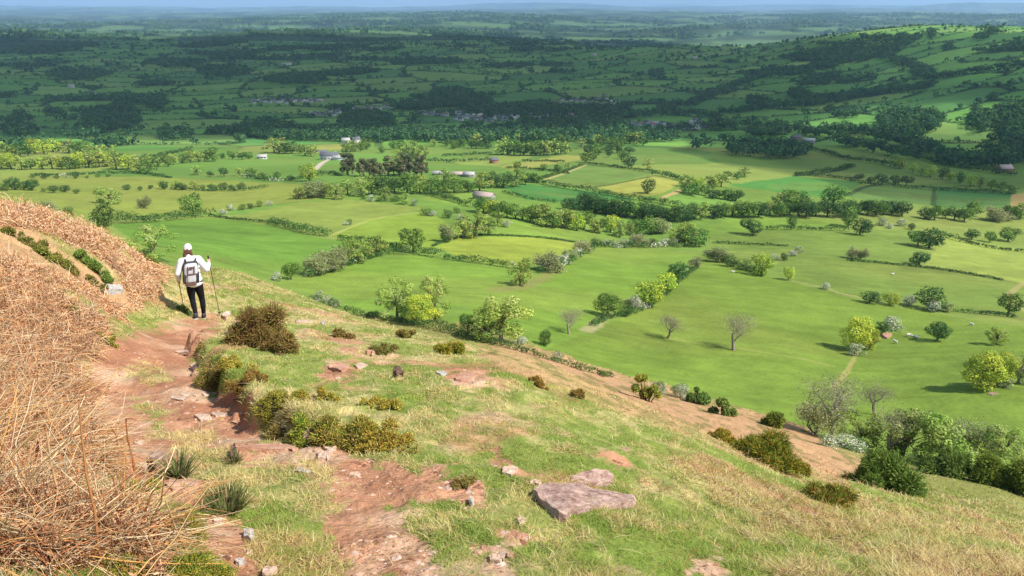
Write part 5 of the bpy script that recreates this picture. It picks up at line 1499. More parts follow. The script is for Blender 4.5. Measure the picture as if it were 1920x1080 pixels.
BUSHES = [
 ('heather_bush', 'large dark brown heather bush standing beside the path near the walker', 484, 648, 122, 92, HEATH),
 ('heather_bush', 'low brown and olive scrub at the foot of the large heather bush', 525, 655, 70, 36, HEATH),
 ('bank_bush', 'small brownish bush overhanging the narrow part of the path', 402, 706, 75, 31, HEATH),
 ('bank_bush', 'olive tuft on the bank just above the path bend', 440, 690, 85, 23, OLIVE),
 ('bank_bush', 'dark shaggy bush on the crumbling bank midway down the path', 508, 760, 90, 34, HEATH + OLIVE),
 ('bank_bush', 'brown shaggy bush hanging over the path below the dark one', 536, 800, 73, 26, HEATH),
 ('bank_bush', 'green shaggy bush spilling over the bank, left of the widest one', 580, 812, 102, 33, GREEN + OLIVE),
 ('bank_bush', 'widest yellow green bush on the edge of the path bank', 640, 828, 136, 43, OLIVE + GREEN + HEATH),
 ('bank_bush', 'golden shaggy bush at the right end of the bank', 716, 830, 112, 41, OLIVE + RUST),
 ('bank_bush', 'dark low bush in the hollow between the widest and golden bushes', 678, 840, 61, 18, HEATH),
 ('bank_bush', 'low dark bush ending the bank at the bare soil', 765, 842, 48, 15, HEATH + OLIVE),
 ('bank_bush', 'straggly brown bush above the path bend', 462, 716, 85, 26, HEATH + RUST),
 ('bank_bush', 'grassy olive hummock behind the green shaggy bush', 590, 748, 109, 21, OLIVE + RUST),
 ('bank_bush', 'pale golden hummock behind the golden shaggy bush', 722, 766, 102, 20, RUST + OLIVE),
 ('bank_bush', 'little dark bush in the bare hollow left of the large slab', 872, 912, 58, 20, HEATH),
 ('gorse_bush', 'dark green upright gorse standing on the brow above the brown slope', 1213, 752, 58, 84, DKG + OLIVE),
 ('gorse_bush', 'golden topped dense gorse mound on the right hand slope', 1440, 866, 124, 62, GORSE + GREEN),
 ('gorse_bush', 'low rusty gorse trailing right of the golden mound', 1500, 886, 50, 36, GORSE + RUST),
 ('gorse_bush', 'rust coloured low gorse on the right hand slope', 1560, 945, 110, 46, RUST + GREEN),
 ('gorse_bush', 'small golden gorse on the brow left of the dense mound', 1350, 822, 66, 26, GORSE),
 ('bilberry_bush', 'gold and green bush on the brow beside the start of the brown slope', 845, 664, 62, 32, GORSE),
 ('bilberry_bush', 'dark brown bush on the brow, above the reddish stones', 766, 633, 48, 32, HEATH),
 ('bilberry_bush', 'dark green low bush beside the reddish stones', 722, 664, 66, 26, DKG + HEATH),
 ('bilberry_bush', 'brown dead heather tuft left of the dark green low bush', 645, 634, 44, 20, HEATH),
 ('bilberry_bush', 'small rusty bush on the brow at the top of the brown slope', 1008, 722, 40, 26, RUST),
 ('bilberry_bush', 'small brown tuft right of the rusty brow bush', 1090, 748, 44, 22, RUST + HEATH),
 ('bilberry_bush', 'long green bilberry mound high on the bracken bank', 40, 452, 88, 22, GREEN + HEATH),
 ('bilberry_bush', 'green bilberry mound sloping down the bracken bank, second from the edge', 78, 478, 80, 21, GREEN + HEATH),
 ('bilberry_bush', 'green bilberry mound in the middle of the bracken bank', 122, 502, 78, 23, GREEN + HEATH),
 ('bilberry_bush', 'round dark green bush standing up from the bracken', 160, 496, 42, 30, DKG),
 ('bilberry_bush', 'second round dark green bush, nearer the pale rock', 190, 522, 46, 32, DKG),
 ('bilberry_bush', 'low green scrub just above the pale rock', 176, 536, 46, 20, HEATH + GREEN),
 ('bilberry_bush', 'small green tuft in the bracken below the pale rock', 138, 592, 34, 24, GREEN),
 ('bilberry_bush', 'small green bush beside the walker', 345, 586, 26, 20, DKG),
 ('bilberry_bush', 'low green clump on the brow behind the walker', 283, 494, 28, 20, GREEN),
 ('bilberry_bush', 'bright bilberry leaves at the bottom of the bracken', 330, 1010, 110, 60, GREEN + OLIVE),
 ('bilberry_bush', 'bright bilberry clump in the bottom corner of the bracken', 375, 1085, 120, 60, GREEN + OLIVE),
 ('bilberry_bush', 'green leaves at the edge of the picture under the stems', 10, 975, 60, 50, OLIVE),
 ('bilberry_bush', 'green bilberry leaves under the thick stalks of the bottom corner', 150, 1030, 110, 40, GREEN + OLIVE),
 ('bilberry_bush', 'green bilberry leaves at the foot of the tallest stalk', 235, 1076, 120, 44, GREEN + OLIVE),
 ('bilberry_bush', 'olive bilberry patch at the bracken edge by the rush tuft', 265, 925, 70, 44, OLIVE + GREEN),
 ('bilberry_bush', 'low green patch where bracken meets the path', 200, 640, 50, 26, GREEN + OLIVE),
]
for b_ in BUSHES:
    bush(*b_)
for b_ in [
 ('shrub', 'round green bush at the foot of the brown slope, first of the line', 1309, 756, 46, 42, DKG, 60),
 ('shrub', 'round green bush at the foot of the brown slope, second of the line', 1355, 778, 46, 40, DKG, 60),
 ('shrub', 'paired green bush at the foot of the brown slope, furthest down', 1455, 803, 56, 36, GREEN, 60),
 ('shrub', 'large dark green gorse dome below the right hand slope', 1655, 920, 145, 86, DKG, 19),
 ('shrub', 'bright green bush at the picture edge beneath the twiggy trees', 1885, 915, 120, 84, GREEN, 24),
 ('shrub', 'green bush between the dark dome and the twiggy trees', 1775, 892, 100, 70, DKG, 32)]:
    bush(*b_[:7], tmin=b_[7], leaf=4.4, dens=1.6)
for k, a, b, h_, lab, wf in [
 ('bare', 1562, 822, 112, 'tall twiggy tree at the hill foot below the golden gorse', .8),
 ('grey', 1530, 815, 80, 'pale thicket left of the tall twiggy tree', 1.2),
 ('bare', 1640, 778, 62, 'bare forked tree in the field edge above the thicket', 1.1),
 ('haw', 1590, 842, 26, 'white flowering thicket under the tall twiggy tree', 2.2),
 ('haw', 1548, 836, 24, 'white blossom bush at the foot of the pale thicket', 1.6),
 ('ash', 1610, 838, 66, 'loose greenish bush right of the white thicket', 1.1),
 ('ash', 1690, 862, 90, 'broad loose grey green bush above the dark gorse dome', 1.15),
 ('bare', 1668, 858, 90, 'leafless tangle inside the broad loose bush', .9),
 ('ash', 1760, 872, 96, 'green and grey tree right of the broad loose bush', 1.15),
 ('grey', 1812, 868, 104, 'round topped twiggy tree tallest of the lower right thicket', 1.05),
 ('ash', 1870, 884, 80, 'loose green tree at the right end of the lower thicket', 1.1),
 ('haw', 1238, 742, 30, 'white flowered bush behind the upright gorse', 1.1),
 ('haw', 1275, 746, 26, 'white speckled bush left of the round green line', 1.3)]:
    plant(k, a, b, h_, lab, wf, tmin=46)


def tuft(label, a, b, wpx, hpx, pal, n_=260):
    p, t = at(a, b)
    H = hpx * t / F; w2 = wpx * t / F / 2
    an = rng.uniform(0, 6.28, n_); f = np.sqrt(rng.random(n_)) * w2 * .45
    P_ = np.stack([p[0] + np.cos(an) * f, p[1] + np.sin(an) * f, np.full(n_, p[2] - .01)], 1)
    V, Fq, CC, _ = stalks(P_, rng.uniform(.6, 1.15, n_) * H, np.full(n_, t * .0006), an, rng.uniform(.7, 1.45, n_), np.array(pal)[rng.integers(0, len(pal), n_)] * (.7 + .6 * rng.random(n_))[:, None], 5, .5, .05)
    G = Geo(); G.add(V, Fq, CC)
    tag(G.obj('rush_tuft', [M_GRASS]), label, 'rush tuft', 'rush tufts')


RUSH = [alb(136, 156, 88), alb(156, 170, 98), alb(118, 138, 76), alb(220, 204, 150)]
tuft('upright blue green rush tuft beside the rounded grey stone', 335, 895, 56, 48, RUSH)
tuft('wide spreading rush tuft on the grass strip of the path', 425, 955, 110, 46, RUSH, 420)
tuft('small rush tuft near the short standing stone', 440, 868, 30, 26, RUSH, 120)


def stem_thing(label, a0, b0, a1, b1, rpx, col, kinks=3, twigs=0):
    p, t = at(a0, b0)
    d = ray(a1, b1) * (t * 0.97)
    pts = []
    for i in range(kinks + 2):
        f = i / (kinks + 1)
        q_ = np.array(p) * (1 - f) + d * f
        if 0 < i < kinks + 1: q_ = q_ + rng.normal(size=3) * .012 * t * .2
        pts.append(q_)
    pts[0] = pts[0] - np.array([0, 0, .03])
    G = Geo(); r0 = rpx * t / F
    V, Fq = tube(pts, np.linspace(r0, r0 * .55, len(pts)), 6); G.add(V, Fq, col)
    for k in range(twigs):
        i = rng.integers(1, len(pts)); dv = rng.normal(size=3) * .05 * t * .35; dv[2] = abs(dv[2]) * .4
        V, Fq = tube([pts[i], pts[i] + dv * .5 + np.array([0, 0, .01]), pts[i] + dv], [r0 * .45, r0 * .35, r0 * .2], 4); G.add(V, Fq, col)
    tag(G.obj('bracken_stalk', [M_STEM]), label, 'stalk', 'tall dead bracken stalks')


CS = alb(206, 140, 70); CP_ = alb(226, 190, 132)
for a in [('tallest orange bracken stalk rising from the bottom edge', 192, 1079, 148, 758, 3.0, alb(208, 152, 90), 4, 3),
          ('pale leaning stalk left of the tallest orange stalk', 130, 1012, 88, 812, 3, CP_, 3, 2),
          ('short dark red broken stalk in the bracken', 76, 920, 71, 828, 4, alb(140, 72, 44), 2, 0),
          ('thin upright stalk standing over the path edge', 257, 905, 236, 785, 2.2, CS, 3, 3),
          ('thin stalk between the tallest stalk and the path', 234, 880, 208, 800, 2, CS, 3, 2),
          ('bent straw stalk leaning over the bilberry leaves', 360, 1052, 310, 938, 2.6, CP_, 3, 1),
          ('stout pale stalk crossing towards the rush tuft', 296, 975, 380, 936, 3.4, CP_, 2, 1),
          ('crooked stalk with a hooked foot near the left edge', 78, 1050, 62, 950, 2.6, CP_, 3, 1),
          ('stalk forked low beside the bilberry leaves', 248, 1030, 284, 925, 3, CS, 3, 3),
          ('slim stalk right of the tallest orange one', 232, 985, 212, 895, 2.4, CS, 3, 2)]:
    stem_thing(*a)

# ------------------------------------------------------------------ stones
def rock_mat(name, c1, c2, scale=9):
    m, nt, b = mat(name)
    L = nt.links.new
    tc = nt.nodes.new('ShaderNodeTexCoord')
    n1 = nt.nodes.new('ShaderNodeTexNoise'); n1.inputs['Scale'].default_value = scale; n1.inputs['Detail'].default_value = 8; n1.inputs['Roughness'].default_value = .72
    L(tc.outputs['Object'], n1.inputs['Vector'])
    cr_ = nt.nodes.new('ShaderNodeValToRGB'); cr_.color_ramp.elements[0].position = .36; cr_.color_ramp.elements[1].position = .64
    cr_.color_ramp.elements[0].color = (*c1, 1); cr_.color_ramp.elements[1].color = (*c2, 1)
    L(n1.outputs['Fac'], cr_.inputs[0]); L(cr_.outputs[0], b.inputs['Base Color'])
    bp = nt.nodes.new('ShaderNodeBump'); bp.inputs['Strength'].default_value = .8; bp.inputs['Distance'].default_value = .02
    n2 = nt.nodes.new('ShaderNodeTexNoise'); n2.inputs['Scale'].default_value = scale * 4; n2.inputs['Detail'].default_value = 6
    L(tc.outputs['Object'], n2.inputs['Vector']); L(n2.outputs['Fac'], bp.inputs['Height']); L(bp.outputs[0], b.inputs['Normal'])
    return m


RM = {'grey': rock_mat('purple_grey_stone', alb(150, 108, 94), alb(240, 206, 186)), 'tan': rock_mat('tan_stone', alb(222, 178, 146), alb(250, 226, 204)), 'pale': rock_mat('pale_stone', alb(188, 176, 164), alb(236, 228, 218)),
      'red': rock_mat('red_stone', alb(206, 146, 116), alb(236, 190, 160)), 'dark': rock_mat('dark_stone', alb(110, 82, 70), alb(160, 126, 108))}


def slab(name, label, outline, thick, kind, raise_=0.0, tilt=(0, 0), tmin=1.5):
    """a flat broken stone: outline traced as pixels, laid on the ground there"""
    W_ = np.array([at(a, b, tmin=tmin)[0] for a, b in outline])
    c = W_.mean(0)
    loc = W_ - c
    loc[:, 2] = loc[:, 0] * tilt[0] + loc[:, 1] * tilt[1] + (loc[:, 2] if tilt == (0, 0) else 0)
    bm = bmesh.new()
    tv = [bm.verts.new((x, y, z + thick * (1 + raise_) * rng.uniform(.85, 1.1))) for x, y, z in loc]
    bv = [bm.verts.new((x * 1.08, y * 1.08, z - thick * 1.2)) for x, y, z in loc]
    n_ = len(tv)
    ft = bm.faces.new(tv); fb = bm.faces.new(bv[::-1])
    for i in range(n_): bm.faces.new((tv[(i + 1) % n_], tv[i], bv[i], bv[(i + 1) % n_]))
    bmesh.ops.recalc_face_normals(bm, faces=bm.faces)
    bmesh.ops.triangulate(bm, faces=[ft, fb])
    size = float(np.ptp(loc[:, 0]) + np.ptp(loc[:, 1])) / 2
    for cut in range(4 if name == 'rock' else 3):
        es = [e for e in bm.edges if e.calc_length() > size * (.05 if name == 'rock' else .12)]
        if es: bmesh.ops.subdivide_edges(bm, edges=es, cuts=1, use_grid_fill=True)
    bmesh.ops.triangulate(bm, faces=bm.faces)
    co_ = np.array([v.co for v in bm.verts])
    k = 5.0 / size
    dz = (fbm(co_[:, 0] * k + c[0] * 9, co_[:, 1] * k + co_[:, 2] * k, 4, 3) - .5) * thick * 1.0
    dx = (fbm(co_[:, 1] * k * 1.3, co_[:, 2] * k * 2 + c[1] * 5, 3, 6) - .5) * size * .06
    for v, a, b in zip(bm.verts, dz, dx): v.co.z += a; v.co.x += b; v.co.y += b * .6
    me = bpy.data.meshes.new(name); bm.to_mesh(me); bm.free()
    me.materials.append(RM[kind])
    o = link(bpy.data.objects.new(name, me)); o.location = c
    tag(o, label, 'stone', 'stones on the hillside')
    return o


def rnd_outline(a, b, w, h, k=8):
    an = np.sort(rng.uniform(0, 6.283, k) * .35 + np.arange(k) * 6.283 / k * 1.0)
    r = rng.uniform(.75, 1.1, k)
    return [(a + math.cos(x) * r_ * w / 2, b + math.sin(x) * r_ * h / 2) for x, r_ in zip(an, r)]


slab('rock', 'largest purple grey slab lying in the grass at the bottom', [(1000,932),(1012,921),(1040,916),(1085,917),(1120,929),(1190,940),(1189,952),(1150,955),(1105,958),(1078,966),(1058,980),(1046,976),(1032,958),(1012,944)], .05, 'grey', .2)
slab('rock', 'smaller rounded grey rock just behind the largest slab', [(1072,903),(1090,893),(1115,887),(1140,889),(1150,900),(1146,909),(1110,912)], .035, 'grey', .2)
STONES = [
 ('pale rock outcrop at the foot of the green bilberry mounds', 212, 543, 42, 20, .16, 'pale'),
 ('rounded grey stone beside the upright rush tuft', 297, 872, 44, 30, .09, 'grey'),
 ('small rounded tan stone left of the rounded grey stone', 265, 880, 26, 18, .06, 'tan'),
 ('long flat tan stone with a dark undercut edge on the path', 380, 784, 38, 12, .035, 'tan'),
 ('flat red stone tapering right from the undercut stone', 412, 778, 36, 10, .02, 'tan'),
 ('flat tan stone higher on the path above the undercut stone', 335, 748, 30, 12, .03, 'tan'),
 ('small flat stone beside the upper flat tan stone', 346, 740, 20, 6, .02, 'tan'),
 ('small pale stone on the path under the crumbling bank', 387, 740, 18, 8, .03, 'tan'),
 ('tiny tan stone between the small pale stones of the path', 367, 741, 10, 6, .02, 'tan'),
 ('flat stone at the path edge where the bank is grassy', 364, 688, 18, 14, .04, 'tan'),
 ('flat pale stone below the grassy bank edge', 366, 702, 16, 6, .02, 'pale'),
 ('long pale stone set across the upper path', 342, 661, 30, 7, .04, 'tan'),
 ('dark edged thin stone on the left side of the path', 262, 832, 22, 8, .03, 'tan'),
 ('large flat red step stone crossing the path', 500, 842, 120, 16, .03, 'red'),
 ('short dark standing stone at the left end of the red step', 440, 856, 16, 22, .10, 'dark'),
 ('pale wedge stone at the foot of the widest bank bush', 574, 822, 32, 18, .05, 'tan'),
 ('narrow tan stone right of the pale wedge stone', 618, 842, 28, 16, .04, 'tan'),
 ('blocky tan stone on the path below the narrow stone', 607, 857, 30, 18, .04, 'tan'),
 ('flat pale stone lowest of the group under the bank', 565, 884, 34, 8, .02, 'pale'),
 ('tiny pale stone left of the blocky tan stone', 554, 867, 14, 6, .02, 'tan'),
 ('white stone lying in the dirt beside the grass strip', 468, 1008, 24, 20, .045, 'pale'),
 ('small white stone at the bottom of the dirt beside the grass', 452, 1056, 22, 12, .03, 'pale'),
 ('tan stone on the dirt below the rush tuft', 412, 980, 26, 12, .03, 'tan'),
 ('long flat red stone ridge left of the wide rush tuft', 345, 912, 70, 24, .03, 'red'),
 ('tan stone cut by the bottom edge of the photo', 505, 1078, 40, 16, .04, 'tan'),
 ('pale triangular stone left of the largest slab', 977, 981, 18, 16, .04, 'tan'),
 ('upright sliver of stone in the bare hollow', 884, 945, 10, 16, .05, 'pale'),
 ('tan stone on the path near the bare hollow', 666, 891, 24, 8, .02, 'tan'),
 ('reddish boulder half buried in the upper turf', 636, 690, 44, 18, .06, 'red'),
 ('flat stone right of the reddish boulder', 676, 687, 26, 10, .04, 'tan'),
 ('dark blocky stone alone in the turf', 748, 700, 22, 16, .09, 'dark'),
 ('reddish stone at the side of the dark green low bush', 696, 662, 18, 16, .10, 'red'),
 ('wide flat reddish stone in the middle of the turf', 876, 708, 52, 18, .05, 'red'),
 ('pale flat stone above the wide reddish one', 828, 701, 24, 8, .04, 'pale'),
 ('long flat stone near the brow behind the heather bush', 572, 604, 34, 6, .06, 'tan'),
 ('pale small stone right of the long flat brow stone', 606, 606, 10, 6, .06, 'pale'),
 ('pale stone at the grassy edge behind the heather bush', 426, 596, 18, 14, .16, 'tan'),
 ('white stone between the path and the heather bush', 428, 626, 12, 10, .08, 'pale'),
 ('tan stone in the turf above the largest slab', 955, 884, 32, 20, .03, 'tan'),
 ('pair of small tan stones by the bottom edge, left one', 930, 1052, 28, 16, .03, 'tan'),
 ('small tan stone right of the bottom edge stone', 958, 1044, 24, 12, .02, 'red'),
 ('small stone on the left of the bare patch above the slab', 1005, 908, 22, 12, .03, 'tan'),
]
for lab, a, b, w, h, th, k in STONES:
    th = th * (.5 if b < 760 else .7)
    slab('stone', lab, rnd_outline(a, b, w, h), th, k)
slab('rock', 'orange rock in the big field under the dark bush', rnd_outline(1662, 631, 20, 10), .6, 'red', tmin=60)
slab('rock', 'grey heap of stones at the field corner of the picture edge', rnd_outline(1862, 739, 22, 6), .15, 'grey', tmin=60)


def fallen(label, a, b, wpx, tmin):
    p, t = at(a, b, tmin=tmin); G = Geo(); L = wpx * t / F
    branch(G, p - np.array([L / 2, 0, -.1]), np.array([1, .1, .05]), L * .7, L * .022, 3, BARKG, None, 5, -0.01, .55)
    tag(G.obj('fallen_branch', [M_BARK]), label, 'branch')


fallen('grey fallen branch lying in the big field between the bare tree and the track', 1478, 657, 44, 60)

# ------------------------------------------------------------------ the walker
pw, pt = at(376, 598)
PYAW = 0.43
person = empty('person', pw, PYAW)
tag(person, 'walker seen from behind in white jacket, white cap and black leggings on the path', 'person')
cR, sR = math.cos(PYAW), math.sin(PYAW)


def ground_local(x, y):
    wx_, wy_ = pw[0] + cR * x - sR * y, pw[1] + sR * x + cR * y
    return float(height(np.array([wx_]), np.array([wy_]))[0] - pw[2])


def limb(bm, pts, rad):
    pts = [Vector(p) for p in pts]
    for p, r in zip(pts, rad):
        bmesh.ops.create_icosphere(bm, subdivisions=3 if r > .03 else 2, radius=r, matrix=Matrix.Translation(p))
    for p, q_, r0, r1 in zip(pts[:-1], pts[1:], rad[:-1], rad[1:]):
        d = q_ - p
        m = Matrix.Translation((p + q_) / 2) @ d.to_track_quat('Z', 'Y').to_matrix().to_4x4()
        bmesh.ops.create_cone(bm, cap_ends=True, segments=16, radius1=r0, radius2=r1, depth=d.length, matrix=m)


def ell(bm, c, r, rot=None):
    bmesh.ops.create_icosphere(bm, subdivisions=3, radius=1, matrix=Matrix.Translation(c) @ (rot or Matrix.Identity(4)) @ Matrix.Diagonal((*r, 1)))


def fused(name, bm, voxel, m, parent, smooth=4):
    """grow overlapping limbs together into one continuous skin"""
    me = bpy.data.meshes.new(name); bm.to_mesh(me); bm.free()
    o = link(bpy.data.objects.new(name, me))
    r_ = o.modifiers.new('r', 'REMESH'); r_.mode = 'VOXEL'; r_.voxel_size = voxel
    s_ = o.modifiers.new('s', 'SMOOTH'); s_.iterations = smooth; s_.factor = .5
    dg = bpy.context.evaluated_depsgraph_get()
    me2 = bpy.data.meshes.new_from_object(o.evaluated_get(dg))
    o.modifiers.clear(); o.data = me2
    me2.materials.clear(); me2.materials.append(m)
    me2.polygons.foreach_set('use_smooth', np.ones(len(me2.polygons), bool))
    o.parent = parent
    return o


M_SKIN = plain('skin', (0.56, 0.33, 0.24), .6); M_JACKET = plain('white_jacket', (0.74, 0.73, 0.74)); M_LEG = plain('black_leggings', (0.012, 0.012, 0.016))
M_CAP = plain('cap_cloth', (0.74, 0.66, 0.60)); M_HAIR = plain('brown_hair', (0.13, 0.06, 0.04)); M_SHOE = plain('shoe', (0.07, 0.07, 0.08)); M_SOLE = plain('sole', (0.40, 0.40, 0.42))
M_PACK = plain('pack_cloth', (0.52, 0.52, 0.54)); M_PACKD = plain('dark_pack_cloth', (0.055, 0.05, 0.055)); M_PACKR = plain('maroon_cloth', (0.15, 0.08, 0.075)); M_POLE = plain('pole_metal', (0.10, 0.085, 0.08), .4)

zl, zr = ground_local(-.10, -.06), ground_local(.08, .17)
hipL, kneeL, ankL = (-.20, .0, .86), (-.165, .05, .47 + zl * .5), (-.10, -.07, .085 + zl)
hipR, kneeR, ankR = (-.05, .02, .86), (.035, .12, .48 + zr * .5), (.075, .14, .085 + zr)
neck0, head_c = (-.215, .07, 1.44), (-.245, .12, 1.585)
shL, elL, wrL = (-.375, .04, 1.355), (-.445, -.02, 1.12), (-.43, .08, .93)
shR, elR, wrR = (-.035, .06, 1.355), (.135, .02, 1.12), (.185, .20, 1.20)
bm = bmesh.new()
limb(bm, [(-.13, .01, .90), (-.16, .03, 1.06), (-.19, .05, 1.25), neck0], [.12, .105, .12, .06])
limb(bm, [neck0, (-.23, .09, 1.50)], [.056, .052])
ell(bm, head_c, (.074, .092, .108)); ell(bm, (-.245, .165, 1.545), (.05, .052, .06))
ell(bm, (-.25, .222, 1.572), (.013, .018, .02)); ell(bm, (-.248, .212, 1.535), (.024, .012, .008))
for s_ in (-1, 1):
    ell(bm, (-.245 + s_ * .076, .115, 1.575), (.011, .024, .032)); ell(bm, (-.247 + s_ * .03, .202, 1.595), (.014, .01, .009))
limb(bm, [(-.21, .05, 1.34), shL, elL, wrL], [.09, .056, .042, .030]); limb(bm, [(-.21, .05, 1.34), shR, elR, wrR], [.09, .056, .042, .030])
limb(bm, [(-.13, .01, .88), hipL, kneeL, ankL], [.11, .088, .056, .038]); limb(bm, [(-.13, .01, .88), hipR, kneeR, ankR], [.11, .088, .056, .038])
limb(bm, [ankL, (ankL[0], ankL[1] + .14, ankL[2] - .045)], [.038, .03]); limb(bm, [ankR, (ankR[0], ankR[1] + .14, ankR[2] - .06)], [.038, .03])
gripL, gripR = Vector((-.425, .13, .875)), Vector((.20, .275, 1.225))


def hand(bm, wrist, grip, side):
    w_ = Vector(wrist); g = Vector(grip); d = (g - w_).normalized()
    limb(bm, [w_, w_ + d * .05], [.029, .034])
    up_ = Vector((0, 0, 1)); lat = d.cross(up_).normalized() * side
    for k in range(4):
        b_ = w_ + d * .065 + up_ * (.030 - k * .021)
        ln = (.9, 1.0, .93, .76)[k]
        limb(bm, [b_, b_ + (d * .03 + lat * .012) * ln, b_ + (d * .042 - lat * .012) * ln, b_ + (d * .022 - lat * .030) * ln], [.011, .0105, .0095, .008])
    t0 = w_ + d * .025 + up_ * .022 - lat * .018
    limb(bm, [t0, t0 + d * .028 - lat * .016 + up_ * .012, t0 + d * .05 - lat * .004 + up_ * .014], [.013, .011, .009])


hand(bm, wrL, gripL, -1); hand(bm, wrR, gripR, 1)
fused('body', bm, .006, M_SKIN, person, 2)
bm = bmesh.new()
for z_, rx, ry, cx0, cy0 in ((.84, .185, .125, -.13, .01), (.92, .19, .13, -.14, .02), (1.0, .175, .125, -.15, .03), (1.1, .17, .12, -.165, .035), (1.2, .18, .125, -.18, .045), (1.3, .19, .12, -.2, .05), (1.37, .165, .10, -.21, .055)):
    ell(bm, (cx0, cy0, z_), (rx, ry, .085))
limb(bm, [(-.22, .05, 1.37), shL, elL, (-.432, .062, .965)], [.09, .082, .066, .052]); limb(bm, [(-.20, .05, 1.37), shR, elR, (.176, .165, 1.185)], [.09, .082, .066, .052])
limb(bm, [(-.213, .065, 1.42), (-.22, .075, 1.455)], [.075, .066])
fused('jacket', bm, .012, M_JACKET, person, 5)
bm = bmesh.new()
ell(bm, (-.13, .01, .865), (.168, .118, .10))
limb(bm, [hipL, (-.185, .025, .66), kneeL, (kneeL[0] + .025, kneeL[1] - .055, (kneeL[2] + ankL[2]) / 2 + .06), (ankL[0], ankL[1], ankL[2] + .05)], [.100, .085, .064, .060, .043])
limb(bm, [hipR, (-.01, .07, .66), kneeR, (kneeR[0] + .022, kneeR[1] - .02, (kneeR[2] + ankR[2]) / 2 + .06), (ankR[0], ankR[1], ankR[2] + .05)], [.100, .085, .064, .060, .043])
fused('leggings', bm, .01, M_LEG, person, 4)
for a_ in (ankL, ankR):
    bm = bmesh.new()
    sl = (ground_local(a_[0], a_[1] + .15) - ground_local(a_[0], a_[1])) / .15
    limb(bm, [(a_[0], a_[1] - .02, a_[2] + .03), (a_[0], a_[1] + .0, a_[2] - .02), (a_[0], a_[1] + .10, a_[2] - .035 + sl * .1), (a_[0], a_[1] + .17, a_[2] - .045 + sl * .17)], [.05, .052, .046, .036])
    sh = fused('shoe', bm, .008, M_SHOE, person, 3)
    bm = bmesh.new()
    limb(bm, [(a_[0], a_[1] - .03, a_[2] - .065), (a_[0], a_[1] + .18, a_[2] - .07 + sl * .18)], [.046, .036])
    bmesh.ops.scale(bm, vec=(1, 1, .42), space=Matrix.Translation((0, 0, -(a_[2] - .066))), verts=bm.verts)
    fused('sole', bm, .008, M_SOLE, sh, 1)
bm = bmesh.new()
bmesh.ops.create_uvsphere(bm, u_segments=28, v_segments=16, radius=1)
bmesh.ops.bisect_plane(bm, geom=bm.verts[:] + bm.edges[:] + bm.faces[:], plane_co=(0, 0, -.12), plane_no=(0, .12, 1), clear_inner=True)
bmesh.ops.transform(bm, matrix=Matrix.Translation((-.245, .112, 1.605)) @ Matrix.Diagonal((.090, .108, .115, 1)), verts=bm.verts)
me = bpy.data.meshes.new('cap'); bm.to_mesh(me); bm.free(); me.materials.append(M_CAP)
for p in me.polygons: p.use_smooth = True
cap = link(bpy.data.objects.new('cap', me), person)
sol = cap.modifiers.new('t', 'SOLIDIFY'); sol.thickness = .006
bm = bmesh.new(); ell(bm, (-.247, .235, 1.60), (.07, .075, .010), Matrix.Rotation(-.25, 4, 'X'))
fused('peak', bm, .006, M_CAP, cap, 1)
bm = bmesh.new(); ell(bm, (-.25, .004, 1.625), (.020, .006, .013))
fused('cap_opening', bm, .004, M_PACKD, cap, 1)
bm = bmesh.new()
ell(bm, (-.24, .09, 1.555), (.082, .080, .075))
for x_, z1 in ((-.315, 1.44), (-.295, 1.46), (-.19, 1.43), (-.17, 1.46), (-.18, 1.48)):
    limb(bm, [(x_ * .6 - .245 * .4, .05, 1.56), (x_, .045, 1.50), (x_ + rng.normal() * .008, .03, z1)], [.034, .028, .012])
fused('hair', bm, .007, M_HAIR, person, 3)

# rucksack, carried on the back
pack = empty('backpack', (pw[0] + cR * -.17 - sR * -.16, pw[1] + sR * -.17 + cR * -.16, pw[2] + .92), PYAW)
tag(pack, 'pale grey backpack with black sides and maroon straps on the back of the walker', 'backpack')


def puff(name, c, s_, m, parent, bev=.35, lean=0.0):
    bm = bmesh.new(); bmesh.ops.create_cube(bm, size=1)
    bmesh.ops.bevel(bm, geom=bm.edges[:] + bm.verts[:], offset=bev, segments=4, profile=.6, affect='EDGES')
    bmesh.ops.transform(bm, matrix=Matrix.Translation(c) @ Matrix.Rotation(lean, 4, 'X') @ Matrix.Diagonal((*s_, 1)), verts=bm.verts)
    me = bpy.data.meshes.new(name); bm.to_mesh(me); bm.free(); me.materials.append(m)
    for p in me.polygons: p.use_smooth = True
    return link(bpy.data.objects.new(name, me), parent)


puff('pack_body', (0, 0, .24), (.33, .20, .46), M_PACK, pack, .28, -.06)
puff('back_panel', (-.005, .085, .25), (.37, .06, .50), M_PACKD, pack, .25, -.06)
pk = puff('front_pocket', (.01, -.105, .15), (.20, .07, .20), M_PACK, pack, .3)
puff('pocket_flap', (.01, -.122, .245), (.21, .05, .035), M_PACKR, pk, .3)
for s_ in (-1, 1):
    puff('side_pocket', (s_ * .15, -.02, .14), (.09, .18, .24), M_PACKD, pack, .3)
    puff('compression_strap', (s_ * .075, -.112, .36), (.022, .02, .17), M_PACKR, pack, .2, -.06)
puff('lid_strap', (0, -.108, .40), (.09, .03, .05), M_PACKR, pack, .25)
puff('pack_base', (.0, -.03, .0), (.27, .19, .07), M_PACKR, pack, .3)
for s_ in (-1, 1):
    V, Fq = tube([(s_ * .10, .07, .47), (s_ * .125, .12, .545), (s_ * .13, .22, .545), (s_ * .125, .30, .44), (s_ * .12, .315, .25), (s_ * .15, .22, .10), (s_ * .15, .08, .06)], [.02] * 7, 8)
    obj_np('shoulder_strap', V, Fq, mats=[M_PACKD], parent=pack, smooth=True)


